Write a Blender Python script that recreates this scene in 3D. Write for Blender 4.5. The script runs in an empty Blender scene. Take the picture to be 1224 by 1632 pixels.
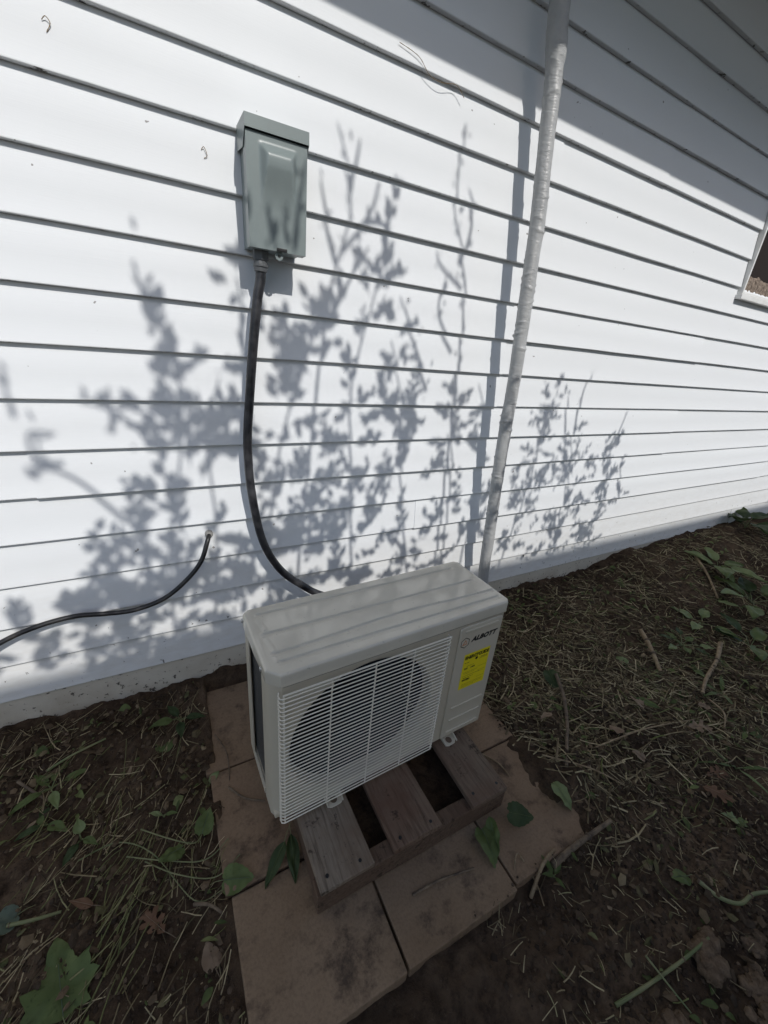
import bpy, bmesh, math, random
from mathutils import Vector, Matrix, noise
import numpy as np

# ---------------------------------------------------------------- camera, sky, sun, exposure
scene = bpy.context.scene
C = scene.collection
R = math.radians
random.seed(7)
rng = np.random.default_rng(11)

cam_data = bpy.data.cameras.new('camera')
cam_data.sensor_fit = 'VERTICAL'
cam_data.sensor_height = 36.0
cam_data.lens = 36.0 * 639.5 / 1632.0
cam_data.clip_start = 0.02
cam_data.clip_end = 500
cam = bpy.data.objects.new('camera', cam_data)
C.objects.link(cam)
cr = Vector((0.882204, -0.462752, 0.087045)); cu = Vector((0.107777, 0.378401, 0.919346)); cf = Vector((0.458367, 0.801669, -0.383700))
m = Matrix.Identity(4)
for k in range(3):
    m[k][0] = cr[k]; m[k][1] = cu[k]; m[k][2] = -cf[k]
m[0][3], m[1][3], m[2][3] = 0.0, -1.2739, 1.2143
cam.matrix_world = m
scene.camera = cam

SUN = Vector((0.11, -1.0, 0.95))           # towards the sun
world = bpy.data.worlds.new('World'); scene.world = world; world.use_nodes = True
wn = world.node_tree.nodes; wl = world.node_tree.links
sky = wn.new('ShaderNodeTexSky'); sky.sky_type = 'NISHITA'; sky.sun_disc = False
sky.sun_elevation = math.atan2(SUN.z, math.hypot(SUN.x, SUN.y))
sky.sun_rotation = math.atan2(SUN.x, SUN.y)
sky.air_density = 1.0; sky.dust_density = 1.3
bg = wn['Background']; bg.inputs['Strength'].default_value = 0.122
wl.new(sky.outputs['Color'], bg.inputs['Color'])

sd = bpy.data.lights.new('sun', 'SUN'); sd.energy = 2.4; sd.angle = R(0.53); sd.color = (1.0, 0.97, 0.925)
so = bpy.data.objects.new('sun', sd); C.objects.link(so)
so.rotation_euler = (-SUN).to_track_quat('-Z', 'Y').to_euler(); so.location = (1, -6, 8)

scene.view_settings.view_transform = 'Standard'
scene.view_settings.look = 'None'
scene.view_settings.gamma = 1.0
scene.view_settings.exposure = 0.28
scene.view_settings.use_curve_mapping = False

# ---------------------------------------------------------------- helpers
class MB:
    def __init__(s): s.v = []; s.f = []; s.mi = []
    def add(s, vs, fs, mi=0):
        o = len(s.v); s.v += [tuple(p) for p in vs]
        s.f += [tuple(o + i for i in f) for f in fs]; s.mi += [mi] * len(fs)
    def box(s, a, b, mi=0):
        x0, y0, z0 = a; x1, y1, z1 = b
        s.add([(x0,y0,z0),(x1,y0,z0),(x1,y1,z0),(x0,y1,z0),(x0,y0,z1),(x1,y0,z1),(x1,y1,z1),(x0,y1,z1)],
              [(0,3,2,1),(4,5,6,7),(0,1,5,4),(1,2,6,5),(2,3,7,6),(3,0,4,7)], mi)
    def tube(s, pts, rad, n=10, cap=True, mi=0, wob=None):
        pts = [Vector(p) for p in pts]; N = len(pts)
        rad = rad if hasattr(rad, '__len__') else [rad] * N
        t = (pts[1] - pts[0]).normalized()
        ref = Vector((0,0,1)) if abs(t.z) < .9 else Vector((1,0,0))
        u = t.cross(ref).normalized()
        vs = []
        for i, p in enumerate(pts):
            a = pts[max(i-1,0)]; b = pts[min(i+1,N-1)]
            t = (b - a).normalized()
            u = (u - t * u.dot(t)).normalized(); w = t.cross(u)
            for k in range(n):
                an = 2*math.pi*k/n; rr = rad[i] * (wob(i, an) if wob else 1.0)
                vs.append(p + (u*math.cos(an) + w*math.sin(an)) * rr)
        fs = [(i*n+k, i*n+(k+1)%n, (i+1)*n+(k+1)%n, (i+1)*n+k) for i in range(N-1) for k in range(n)]
        if cap: fs += [tuple(range(n-1,-1,-1)), tuple((N-1)*n+k for k in range(n))]
        s.add(vs, fs, mi)
    def prism(s, poly, h0, h1, axis='z', mi=0):
        n = len(poly)
        def P(a, h): return {'z': (a[0],a[1],h), 'y': (a[0],h,a[1]), 'x': (h,a[0],a[1])}[axis]
        s.add([P(a,h0) for a in poly] + [P(a,h1) for a in poly],
              [tuple(range(n-1,-1,-1)), tuple(range(n,2*n))] + [(k,(k+1)%n,n+(k+1)%n,n+k) for k in range(n)], mi)
    def build(s, name, mats, parent=None, bevel=0, smooth=False, seg=2, loc=None, angle=35):
        me = bpy.data.meshes.new(name); me.from_pydata(s.v, [], s.f); me.validate()
        for mm in (mats if isinstance(mats, (list, tuple)) else [mats]): me.materials.append(mm)
        if any(s.mi) and len(s.mi) == len(me.polygons):
            me.polygons.foreach_set('material_index', s.mi)
        bm = bmesh.new(); bm.from_mesh(me)
        bmesh.ops.recalc_face_normals(bm, faces=bm.faces)
        if bevel:
            es = [e for e in bm.edges if len(e.link_faces) == 2 and e.calc_face_angle(0) > R(40)]
            bmesh.ops.bevel(bm, geom=es, offset=bevel, segments=seg, profile=.6, affect='EDGES', clamp_overlap=True)
        bm.to_mesh(me); bm.free()
        if smooth:
            me.polygons.foreach_set('use_smooth', [True]*len(me.polygons)); me.set_sharp_from_angle(angle=R(angle))
        return link(name, me, parent, loc)

def link(name, me, parent=None, loc=None):
    o = bpy.data.objects.new(name, me); C.objects.link(o)
    if parent: o.parent = parent
    if loc: o.location = loc
    return o
def empty(name, loc=(0,0,0), rz=0):
    o = bpy.data.objects.new(name, None); C.objects.link(o); o.location = loc; o.rotation_euler = (0,0,rz); o.empty_display_size = .1
    return o
def tag(o, label=None, cat=None, group=None, kind=None):
    if label: o['label'] = label
    if cat: o['category'] = cat
    if group: o['group'] = group
    if kind: o['kind'] = kind
    return o
def spline(pts, n=8):
    P = [Vector(p) for p in pts]; out = []
    for i in range(len(P)-1):
        p0 = P[max(i-1,0)]; p1 = P[i]; p2 = P[i+1]; p3 = P[min(i+2,len(P)-1)]
        for k in range(n):
            t = k/n
            out.append(.5*((2*p1)+(p2-p0)*t+(2*p0-5*p1+4*p2-p3)*t*t+(3*p1-p0-3*p2+p3)*t**3))
    out.append(P[-1]); return out

# ---- materials
def mat(name, col, rough=.6, metal=0.0, spec=.5):
    mt = bpy.data.materials.new(name); mt.use_nodes = True
    b = mt.node_tree.nodes['Principled BSDF']
    b.inputs['Base Color'].default_value = (*col, 1); b.inputs['Roughness'].default_value = rough
    b.inputs['Metallic'].default_value = metal; b.inputs['Specular IOR Level'].default_value = spec
    return mt
class NT:
    def __init__(s, mt): s.t = mt.node_tree; s.b = s.t.nodes['Principled BSDF']
    def n(s, typ, **kw):
        x = s.t.nodes.new('ShaderNode' + typ)
        for k, v in kw.items():
            if k in x.inputs.keys(): x.inputs[k].default_value = v
            else: setattr(x, k, v)
        return x
    def l(s, a, b): s.t.links.new(a, b)
    def coords(s, which='Object', scale=(1,1,1), rnd=False):
        tc = s.n('TexCoord'); mp = s.n('Mapping'); mp.inputs['Scale'].default_value = scale
        s.l(tc.outputs[which], mp.inputs['Vector'])
        if rnd:
            oi = s.n('ObjectInfo'); ml = s.n('Math', operation='MULTIPLY'); ml.inputs[1].default_value = 37.0
            s.l(oi.outputs['Random'], ml.inputs[0]); s.l(ml.outputs[0], mp.inputs['Location'])
        return mp.outputs[0]
    def noise(s, vec, scale, detail=4, rough=.55, dist=0):
        x = s.n('TexNoise'); x.inputs['Scale'].default_value = scale; x.inputs['Detail'].default_value = detail
        x.inputs['Roughness'].default_value = rough; x.inputs['Distortion'].default_value = dist
        s.l(vec, x.inputs['Vector']); return x.outputs['Fac']
    def ramp(s, fac, stops, interp='LINEAR'):
        x = s.n('ValToRGB'); x.color_ramp.interpolation = interp
        e = x.color_ramp.elements
        while len(e) < len(stops): e.new(.5)
        for el, (p, c) in zip(e, stops):
            el.position = p; el.color = (*c, 1) if hasattr(c, '__len__') else (c, c, c, 1)
        s.l(fac, x.inputs[0]); return x.outputs[0]
    def mix(s, fac, a, b, mode='MIX'):
        x = s.n('MixRGB', blend_type=mode)
        for sock, v in ((x.inputs[0], fac), (x.inputs[1], a), (x.inputs[2], b)):
            if hasattr(v, 'is_output'): s.l(v, sock)
            elif hasattr(v, '__len__'): sock.default_value = (*v, 1)
            else: sock.default_value = v
        return x.outputs[0]
    def math(s, op, a, b=0.0):
        x = s.n('Math', operation=op)
        for sock, v in ((x.inputs[0], a), (x.inputs[1], b)):
            if hasattr(v, 'is_output'): s.l(v, sock)
            else: sock.default_value = v
        return x.outputs[0]
    def bump(s, h, strength=.3, dist=.01):
        x = s.n('Bump'); x.inputs['Strength'].default_value = strength; x.inputs['Distance'].default_value = dist
        s.l(h, x.inputs['Height']); s.l(x.outputs[0], s.b.inputs['Normal'])
    def col(s, c): s.l(c, s.b.inputs['Base Color'])
    def rough(s, c): s.l(c, s.b.inputs['Roughness'])

M = {}
def siding_material(name, base, cream):
    mt = mat(name, base, .55, spec=.15); t = NT(mt)
    v = t.coords('Object'); vg = t.coords('Object', (1.2, 30, 42), True)
    grain = t.noise(vg, 9, 5, .6, .3)
    big = t.noise(v, 2.3, 3)
    c = t.mix(t.ramp(big, [(.35, 0), (.75, .2)]), base, cream)
    # mud splashed up from the ground: more of it on the lowest boards
    sx = t.n('SeparateXYZ'); t.l(v, sx.inputs[0])
    low = t.n('MapRange'); low.inputs['From Min'].default_value = .05; low.inputs['From Max'].default_value = .62
    low.inputs['To Min'].default_value = .13; low.inputs['To Max'].default_value = 0.0
    t.l(sx.outputs[2], low.inputs[0])
    sp = t.noise(t.coords('Object', (1, 1, .7)), 46, 4, .72)
    sp2 = t.noise(v, 9, 2)
    thr = t.math('SUBTRACT', t.math('ADD', t.math('MULTIPLY', sp, .8), t.math('MULTIPLY', sp2, .2)), t.math('SUBTRACT', .72, low.outputs[0]))
    spots = t.ramp(thr, [(.0, 0), (.03, 1)])
    film = t.math('MULTIPLY', t.math('MULTIPLY', low.outputs[0], 5.5), t.noise(t.coords('Object', (1, 1, 3)), 14, 4, .65))
    c = t.mix(film, c, (.42, .37, .29))
    c = t.mix(t.math('MULTIPLY', spots, .85), c, (.06, .05, .042))
    # grime and mildew specks caught on the undersides of the butts
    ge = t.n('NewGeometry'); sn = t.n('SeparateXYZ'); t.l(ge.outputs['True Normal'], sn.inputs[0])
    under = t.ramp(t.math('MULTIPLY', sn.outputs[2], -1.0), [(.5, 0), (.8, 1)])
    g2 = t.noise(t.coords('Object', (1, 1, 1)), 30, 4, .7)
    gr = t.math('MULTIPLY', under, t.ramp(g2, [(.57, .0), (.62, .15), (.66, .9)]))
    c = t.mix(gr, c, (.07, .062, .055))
    # faint random scuffs and insect specks higher up
    s3 = t.noise(v, 46, 2, .5)
    c = t.mix(t.math('MULTIPLY', t.ramp(s3, [(.765, 0), (.78, 1)]), .7), c, (.12, .1, .085))
    t.col(c); t.bump(grain, .08, .004)
    t.rough(t.ramp(big, [(.3, .5), (.7, .65)]))
    return mt
M['siding'] = siding_material('white_vinyl_siding', (.765, .785, .80), (.735, .75, .755))

mt = M['found'] = mat('painted_foundation', (.62, .60, .55), .75); t = NT(mt); v = t.coords()
n1 = t.noise(v, 7, 5, .65); n2 = t.noise(v, 55, 4, .7); sx = t.n('SeparateXYZ'); t.l(v, sx.inputs[0])
lowf = t.n('MapRange'); lowf.inputs['From Min'].default_value = .0; lowf.inputs['From Max'].default_value = .14
lowf.inputs['To Min'].default_value = .85; lowf.inputs['To Max'].default_value = .12; t.l(sx.outputs[2], lowf.inputs[0])
c = t.mix(t.math('MULTIPLY', lowf.outputs[0], t.ramp(n1, [(.35, .15), (.7, 1)])), (.60, .56, .48), (.26, .20, .135))
c = t.mix(t.ramp(t.math('ADD', n2, t.math('MULTIPLY', lowf.outputs[0], .1)), [(.66, 0), (.69, .9)]), c, (.05, .04, .033))
t.col(c); t.bump(n2, .4, .004)

M['trim'] = mat('white_trim', (.78, .78, .765), .4)
t = NT(M['trim']); t.col(t.mix(t.ramp(t.noise(t.coords(), 12, 4), [(.4, 0), (.8, .6)]), (.79, .79, .775), (.58, .56, .52)))
M['glass'] = mat('dark_window_screen', (.03, .024, .022), .75, spec=.1)
M['footstrip'] = mat('coarse_brown', (.2, .15, .115), .95)
t = NT(M['footstrip']); nb = t.noise(t.coords(), 60, 6, .7); t.col(t.ramp(nb, [(.35, (.09, .065, .05)), (.65, (.36, .29, .23))])); t.bump(nb, 1, .01)
M['roof'] = mat('roof_shingle', (.09, .085, .08), .9)

mt = M['acpaint'] = mat('cream_powder_coat', (.60, .585, .545), .38); t = NT(mt); v = t.coords()
c = t.mix(t.ramp(t.noise(v, 6, 5, .6), [(.4, 0), (.8, .5)]), (.55, .495, .39), (.50, .445, .345))
c = t.mix(t.ramp(t.noise(v, 120, 3, .7), [(.68, 0), (.74, .35)]), c, (.25, .21, .17))
t.col(c); t.bump(t.noise(v, 420, 2), .04, .001)
mt = M['actop'] = mat('glossy_top_cover', (.62, .61, .58), .2, spec=.8); t = NT(mt); v = t.coords()
n1 = t.noise(v, 9, 5, .65); n2 = t.noise(v, 90, 4, .7)
c = t.mix(t.ramp(n1, [(.4, 0), (.75, .6)]), (.63, .58, .475), (.54, .49, .40))
c = t.mix(t.ramp(n2, [(.64, 0), (.72, .45)]), c, (.27, .24, .2))
t.col(c); t.rough(t.ramp(n1, [(.35, .05), (.75, .16)]))
M['wire'] = mat('white_coated_wire', (.80, .74, .62), .35)
M['black'] = mat('black_plastic', (.012, .012, .013), .45)
M['inner'] = mat('dark_coil_interior', (.018, .018, .019), .6)
M['fan'] = mat('grey_fan_plastic', (.022, .023, .026), .75, spec=.1)
mt = M['fins'] = mat('aluminium_fins', (.13, .13, .13), .5, .6); t = NT(mt)
wv = t.n('TexWave'); wv.bands_direction = 'Y'; wv.inputs['Scale'].default_value = 90; t.l(t.coords(), wv.inputs[0])
t.col(t.ramp(wv.outputs['Fac'], [(.2, (.02, .02, .02)), (.8, (.2, .2, .2))])); t.bump(wv.outputs['Fac'], .6, .002)
M['zinc'] = mat('zinc_metal', (.55, .55, .54), .4, .8)
M['yellow'] = mat('yellow_paper', (.80, .66, .015), .55)
M['ink'] = mat('black_ink', (.008, .008, .008), .5)
M['fadedink'] = mat('faded_ink', (.24, .19, .02), .5)
M['orange'] = mat('orange_ink', (.55, .14, .02), .5)

mt = M['box'] = mat('grey_green_enamel', (.20, .235, .225), .36); t = NT(mt); v = t.coords()
t.col(t.mix(t.ramp(t.noise(v, 14, 5, .65), [(.4, 0), (.8, .6)]), (.225, .265, .262), (.19, .22, .216))); t.bump(t.noise(v, 500, 2), .05, .001)
mt = M['conduit'] = mat('black_liquidtight_jacket', (.022, .022, .026), .38); t = NT(mt); v = t.coords()
cn = t.noise(v, 26, 5, .65); t.col(t.ramp(cn, [(.4, (.016, .016, .019)), (.75, (.06, .06, .065))])); t.rough(t.ramp(cn, [(.3, .3), (.7, .55)]))
M['fitting'] = mat('grey_fitting', (.10, .105, .11), .45)
mt = M['cable'] = mat('black_cable_jacket', (.014, .014, .015), .42); t = NT(mt)
t.col(t.ramp(t.noise(t.coords(), 40, 4), [(.5, (.013, .013, .014)), (.75, (.05, .045, .04))]))
mt = M['tape'] = mat('grey_white_wrap_tape', (.46, .46, .455), .3); t = NT(mt); v = t.coords()
tn = t.noise(v, 11, 5, .65)
t.col(t.ramp(tn, [(.3, (.36, .365, .365)), (.7, (.47, .475, .47))])); t.bump(t.noise(t.coords('Object', (30, 30, 90)), 2.0, 5, .6), .4, .006)
M['sealant'] = mat('grey_duct_sealant', (.3, .29, .27), .8)

def wood(name, dark, light, tint):
    mt = mat(name, light, .85, spec=.1); t = NT(mt)
    v = t.coords('Object', (16, 1.3, 16), True); vo = t.coords('Object', (1, 1, 1), True)
    g = t.noise(v, 7, 6, .65, .6); b = t.noise(vo, 6, 4, .6)
    c = t.ramp(g, [(.28, dark), (.52, light), (.75, tuple(min(1, x*1.25) for x in light))])
    c = t.mix(t.ramp(b, [(.42, 0), (.62, .75)]), c, tint)
    c = t.mix(t.ramp(t.noise(vo, 34, 4, .7), [(.6, 0), (.68, .75)]), c, (.03, .022, .017))
    t.col(c); t.bump(g, .7, .004); return mt
M['deck'] = wood('weathered_grey_pallet_wood', (.085, .064, .046), (.23, .185, .14), (.18, .125, .085))
M['deck2'] = wood('stained_pallet_wood', (.075, .048, .033), (.185, .128, .09), (.14, .078, .052))
M['deck3'] = wood('brown_pallet_wood', (.07, .05, .036), (.18, .135, .098), (.14, .09, .064))
M['stringer'] = wood('pallet_stringer_wood', (.06, .04, .028), (.135, .092, .064), (.115, .072, .05))
M['shade_wall'] = mat('cream_painted_wall', (.74, .70, .62), .7)

mt = M['paver'] = mat('concrete_paver', (.17, .125, .1), .88, spec=.1); t = NT(mt); v = t.coords('Object', (1,1,1), True)
b = t.noise(v, 5, 5, .6); f = t.noise(v, 160, 3, .7); d = t.noise(v, 13, 6, .7)
oi = t.n('ObjectInfo')
c = t.mix(t.ramp(b, [(.35, 0), (.7, 1)]), (.215, .147, .092), (.275, .195, .128))
c = t.mix(t.math('MULTIPLY', oi.outputs['Random'], .4), c, (.19, .12, .078))
c = t.mix(t.ramp(f, [(.3, .3), (.55, 0)]), c, (.075, .052, .036))
c = t.mix(t.ramp(d, [(.52, 0), (.68, .85)]), c, (.055, .04, .031))
t.col(c); t.bump(f, .35, .003)

mt = M['soil'] = mat('dark_damp_soil', (.05, .035, .027), .95, spec=.05); t = NT(mt); v = t.coords()
a = t.noise(v, 3.2, 6, .65); b = t.noise(v, 38, 6, .7); e = t.noise(v, 150, 4, .7)
c = t.ramp(a, [(.3, (.04, .027, .018)), (.5, (.085, .057, .037)), (.72, (.17, .118, .077))])
c = t.mix(t.ramp(b, [(.3, .8), (.55, 0)]), c, (.02, .014, .011))
c = t.mix(t.ramp(e, [(.6, 0), (.72, .6)]), c, (.13, .10, .075))
t.col(c); t.bump(t.math('ADD', b, t.math('MULTIPLY', e, .4)), .8, .012)
M['clod'] = mat('dry_soil_clod', (.10, .072, .055), .95, spec=.05); t = NT(M['clod']); v = t.coords()
b = t.noise(v, 45, 6, .7); t.col(t.ramp(b, [(.3, (.07, .046, .03)), (.7, (.21, .15, .1))])); t.bump(b, .9, .01)

def island(name, stops, rough=.8):
    mt = mat(name, (.2, .16, .1), rough, spec=.12); t = NT(mt); g = t.n('NewGeometry')
    c = t.ramp(g.outputs['Random Per Island'], stops)
    c = t.mix(t.ramp(t.noise(t.coords(), 80, 3), [(.4, 0), (.75, .5)]), c, (.045, .035, .026))
    t.col(c); return mt
M['crumb'] = island('soil_crumbs', [(.0, (.03, .02, .014)), (.6, (.06, .04, .026)), (.93, (.09, .062, .041)), (1, (.17, .122, .085))])
M['straw'] = island('dry_straw', [(.0, (.055, .04, .025)), (.35, (.14, .105, .06)), (.62, (.28, .22, .125)), (.88, (.50, .41, .25)), (1, (.14, .16, .05))])
M['gstraw'] = island('green_stems', [(.0, (.11, .095, .05)), (.35, (.2, .18, .08)), (.7, (.13, .15, .055)), (1, (.30, .27, .14))])
M['scrap'] = island('green_scraps', [(.0, (.05, .07, .022)), (.4, (.09, .115, .038)), (.75, (.14, .165, .06)), (1, (.2, .19, .085))], .6)
M['litter'] = island('leaf_litter', [(.0, (.04, .028, .019)), (.45, (.09, .062, .038)), (.75, (.16, .112, .068)), (.9, (.06, .08, .025)), (1, (.26, .19, .12))])

def leafmat(name, a, b, rough=.5):
    mt = mat(name, a, rough, spec=.22); t = NT(mt); v = t.coords('Object', (1,1,1), True)
    n1 = t.noise(v, 24, 4, .6)
    c = t.mix(t.ramp(n1, [(.35, 0), (.7, 1)]), a, b)
    c = t.mix(t.ramp(t.noise(v, 110, 3, .6), [(.62, 0), (.72, .7)]), c, tuple(x*.35 for x in a))
    t.col(c); t.bump(n1, .3, .004)
    tr = t.n('BsdfTranslucent'); tr.inputs['Color'].default_value = (*[min(1, x*1.3) for x in b], 1)
    mx = t.n('MixShader'); mx.inputs[0].default_value = .22
    out = mt.node_tree.nodes['Material Output']
    t.l(t.b.outputs[0], mx.inputs[1]); t.l(tr.outputs[0], mx.inputs[2]); t.l(mx.outputs[0], out.inputs[0])
    return mt
M['green'] = leafmat('green_leaf', (.085, .115, .036), (.125, .16, .055))
M['pale'] = leafmat('pale_green_leaf', (.16, .2, .08), (.22, .26, .12))
M['deep'] = leafmat('deep_green_leaf', (.035, .055, .02), (.055, .078, .03))
M['greyg'] = leafmat('grey_green_leaf', (.085, .115, .085), (.12, .15, .11))
M['brown'] = leafmat('brown_leaf', (.14, .075, .042), (.2, .115, .07), .7)
M['tan'] = leafmat('tan_leaf', (.23, .16, .105), (.3, .22, .15), .7)
mt = M['stalk'] = mat('green_stalk', (.11, .13, .05), .55); t = NT(mt)
t.col(t.ramp(t.noise(t.coords(), 18, 4), [(.35, (.09, .12, .04)), (.7, (.2, .19, .09))]))
mt = M['twig'] = mat('brown_twig', (.12, .085, .055), .8); t = NT(mt); tn = t.noise(t.coords(), 40, 5, .65)
t.col(t.ramp(tn, [(.35, (.06, .04, .028)), (.7, (.2, .145, .09))])); t.bump(tn, .6, .004)
mt = M['drystalk'] = mat('dry_cut_stalk', (.3, .22, .13), .7); t = NT(mt); tn = t.noise(t.coords(), 45, 5, .65)
t.col(t.ramp(tn, [(.35, (.16, .105, .055)), (.7, (.34, .255, .15))])); t.bump(tn, .5, .003)
M['bark'] = mat('shrub_bark', (.12, .09, .065), .85)

# ---------------------------------------------------------------- ground
def lerp_tab(tab, x):
    if x <= tab[0][0]: return tab[0][1]
    for (a, b), (c, d) in zip(tab, tab[1:]):
        if x <= c: 
            k = (x-a)/(c-a); k = k*k*(3-2*k); return b+(d-b)*k
    return tab[-1][1]
GW = [(-.6, .03), (.2, .02), (.9, .02), (1.4, .05), (2.15, .055), (2.6, .105), (3.4, .135), (6, .14)]
def ground(x, y, fine=True):
    w = max(0.0, min(1.0, 1 + y/.75)); w = w*w*(3-2*w)
    z = -.028 + (lerp_tab(GW, x)+.03) * w
    if abs(x) > 12 or y < -6 or y > 1: return -.03
    # soil creeping over the right-hand pavers
    k = math.exp(-((x-1.03)/.13)**2 - ((y+.78)/.22)**2); z += (.058+.05*noise.noise(Vector((x*13, y*13, 5))))*k
    k = math.exp(-((x-.60)/.42)**2 - ((y+1.12)/.10)**2); z -= .008*k
    if fine:
        p = Vector((x*2.2, y*2.2, 3.1)); z += .022*noise.noise(p)
        p = Vector((x*9, y*9, 1.7)); z += .026*noise.noise(p)
        p = Vector((x*31, y*31, 7.7)); z += .014*noise.noise(p)
        p = Vector((x*70, y*70, 4.7)); z += .005*noise.noise(p)
        # crumbly clods in the near right corner
        kk = math.exp(-((x-1.0)/.3)**2 - ((y+1.38)/.17)**2)
        if kk > .02:
            z += kk*(.03*abs(noise.noise(Vector((x*13, y*13, .4)))) + .016*abs(noise.noise(Vector((x*33, y*33, 2.4)))))
    # keep below the paver tops inside the pad
    if .03 < x < .87 and -.95 < y < -.02: z = min(z, -.015)
    return z
def axis(fine0, fine1, step, far):
    a = list(np.arange(fine0, fine1+1e-6, step)); s = step; x = fine1
    while x < far: s *= 1.35; x += s; a.append(x)
    s = step; x = fine0
    while x > -far: s *= 1.35; x -= s; a.insert(0, x)
    return a
gx = axis(-.75, 2.2, .0085, 150); 
gx = [x for x in gx if x <= 2.2] + list(np.arange(2.22, 5.0, .025)) + [x for x in axis(0, 5.0, .04, 150) if x > 5.0]
gy = axis(-1.5, .06, .0085, 150)
V = [(x, y, ground(x, y)) for y in gy for x in gx]; nx = len(gx)
F = [(j*nx+i, j*nx+i+1, (j+1)*nx+i+1, (j+1)*nx+i) for j in range(len(gy)-1) for i in range(nx-1)]
me = bpy.data.meshes.new('ground'); me.from_pydata(V, [], F); me.materials.append(M['soil'])
me.polygons.foreach_set('use_smooth', [True]*len(F))
tag(link('ground', me), 'dark bare soil at the foot of the white wall', kind='structure')

# ---------------------------------------------------------------- house
house = empty('house', (1.5, 0.1, 0)); house.location = (0, 0, 0)
tag(house, 'white house wall of horizontal lap siding with a window at the right', 'house')
E = .127; ZA = 1.6549; BUTT = .0142
X0, X1 = -3.2, 8.5
WX0, WX1, WZ0, WZ1 = 2.765, 3.72, 1.625, 2.62
b = MB(); 
for a in ((X0, WX0), (WX1, X1)): b.box((a[0], .0185, .06), (a[1], .2, 2.80))
b.box((WX0, .0185, .06), (WX1, .2, WZ0)); b.box((WX0, .0185, WZ1), (WX1, .2, 2.80))
b.build('wall', M['found'], house)
b = MB(); xs = np.linspace(X0, X1, 120)
for x0, x1 in zip(xs, xs[1:]): pass
vs = []; 
for x in xs:
    o = .0015*noise.noise(Vector((x*3, 0, 5)))
    vs += [(x, .006+o, -.4), (x, .006+o, .1335), (x, .10, .1335), (x, .10, -.4)]
fs = [(4*i+k, 4*i+4+k, 4*i+4+(k+1)%4, 4*i+(k+1)%4) for i in range(len(xs)-1) for k in range(4)]
b.add(vs, fs); b.build('foundation', M['found'], house)

def plank(i, x0, x1, proud):
    zb = ZA - i*E - proud*.55
    prof = [(.0148, E+.004), (.0132, E-.004), (.0066, .060), (.0009, .0052), (.0001, .0028), (.0004, .0010), (.0018, .0), (.0152, .0004), (.0156, .004)]
    n = max(3, int((x1-x0)/.06)); b = MB(); vs = []
    for k in range(n+1):
        x = x0 + (x1-x0)*k/n
        dz = .0021*noise.noise(Vector((x*.85, i*3.1, 0))) + .0007*noise.noise(Vector((x*5, i*1.7, 2)))
        dy = .0013*noise.noise(Vector((x*1.6, i*2.3, 9)))
        for j, (py, pz) in enumerate(prof):
            oc = .0009*noise.noise(Vector((x*4, i*5.5, 4))) if j in (2,) else 0
            vs.append((x, py+dy*(1-j/12)-proud+oc if j > 0 else py-proud*.5, zb+pz+dz))
    m_ = len(prof)
    fs = [(k*m_+j, (k+1)*m_+j, (k+1)*m_+j+1, k*m_+j+1) for k in range(n) for j in range(m_-1)]
    fs += [tuple(range(m_)), tuple(n*m_+j for j in range(m_-1, -1, -1))]
    b.add(vs, fs); return b.build('siding_plank', M['siding'], house, smooth=True, angle=50)
joints = {-2: 1.90, -1: 1.30, 0: 1.30, 1: 1.215, 2: 1.215, 3: 2.61, 4: 1.21, 5: 1.21, 6: 2.605, 7: 2.605, 8: 4.1, 9: 4.1, 10: 1.12, 11: 1.12, 12: .52}
for i in range(-9, 13):
    j = joints.get(i, 1.9 + .6*((i*7) % 5) - 1.2)
    cuts = [X0, j-2.75 - .15*((i*3) % 4), j, j+3.4, X1]
    cuts = [c_ for c_ in cuts if X0 <= c_ <= X1]
    zb = ZA - i*E
    for k, (a, c_) in enumerate(zip(cuts, cuts[1:])):
        a2 = a - (.02 if k else 0); pr = .0026 if k % 2 else 0.0
        if zb + E > WZ0 + .04 and zb < WZ1:
            for (p0, p1) in ((a2, min(c_, WX0-.004)), (max(a2, WX1+.004), c_)):
                if p1 - p0 > .05: plank(i, p0, p1, pr)
        else: plank(i, a2, c_, pr)

# window: J-channel frame, sill, pane with a coarse brown strip at its foot
win = MB()
def frame(b, x0, x1, z0, z1, w, y0, y1):
    b.box((x0, y0, z0), (x0+w, y1, z1)); b.box((x1-w, y0, z0), (x1, y1, z1))
    b.box((x0+w, y0, z0), (x1-w, y1, z0+w)); b.box((x0+w, y0, z1-w), (x1-w, y1, z1))
frame(win, WX0, WX1, WZ0, WZ1, .013, -.014, .06)
wo = win.build('window', M['trim'], house, bevel=.002)
b = MB(); b.box((WX0-.012, -.022, WZ0-.024), (WX1+.012, .02, WZ0-.002)); b.build('sill', M['trim'], wo, bevel=.003)
b = MB(); b.box((WX0+.011, .03, WZ0+.011), (WX1-.011, .036, WZ1-.011)); b.build('pane', M['glass'], wo)
b = MB(); vs = []; n = 60
for k in range(n+1):
    x = WX0+.0135 + (WX1-WX0-.027)*k/n
    h = .085 + .02*noise.noise(Vector((x*9, 0, 0))) + .012*noise.noise(Vector((x*40, 0, 0)))
    for q, (yy, zz) in enumerate([(.029, 0), (.014, .01), (.012, h*.5), (.018, h*.9), (.029, h)]):
        vs.append((x, yy+.005*noise.noise(Vector((x*50, q, 1))), WZ0+.0135+zz))
b.add(vs, [(k*5+q, k*5+5+q, k*5+6+q, k*5+q+1) for k in range(n) for q in range(4)])
tag(b.build('pane_foot_strip', M['footstrip'], wo), 'coarse brown strip along the foot of the pane')

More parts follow.
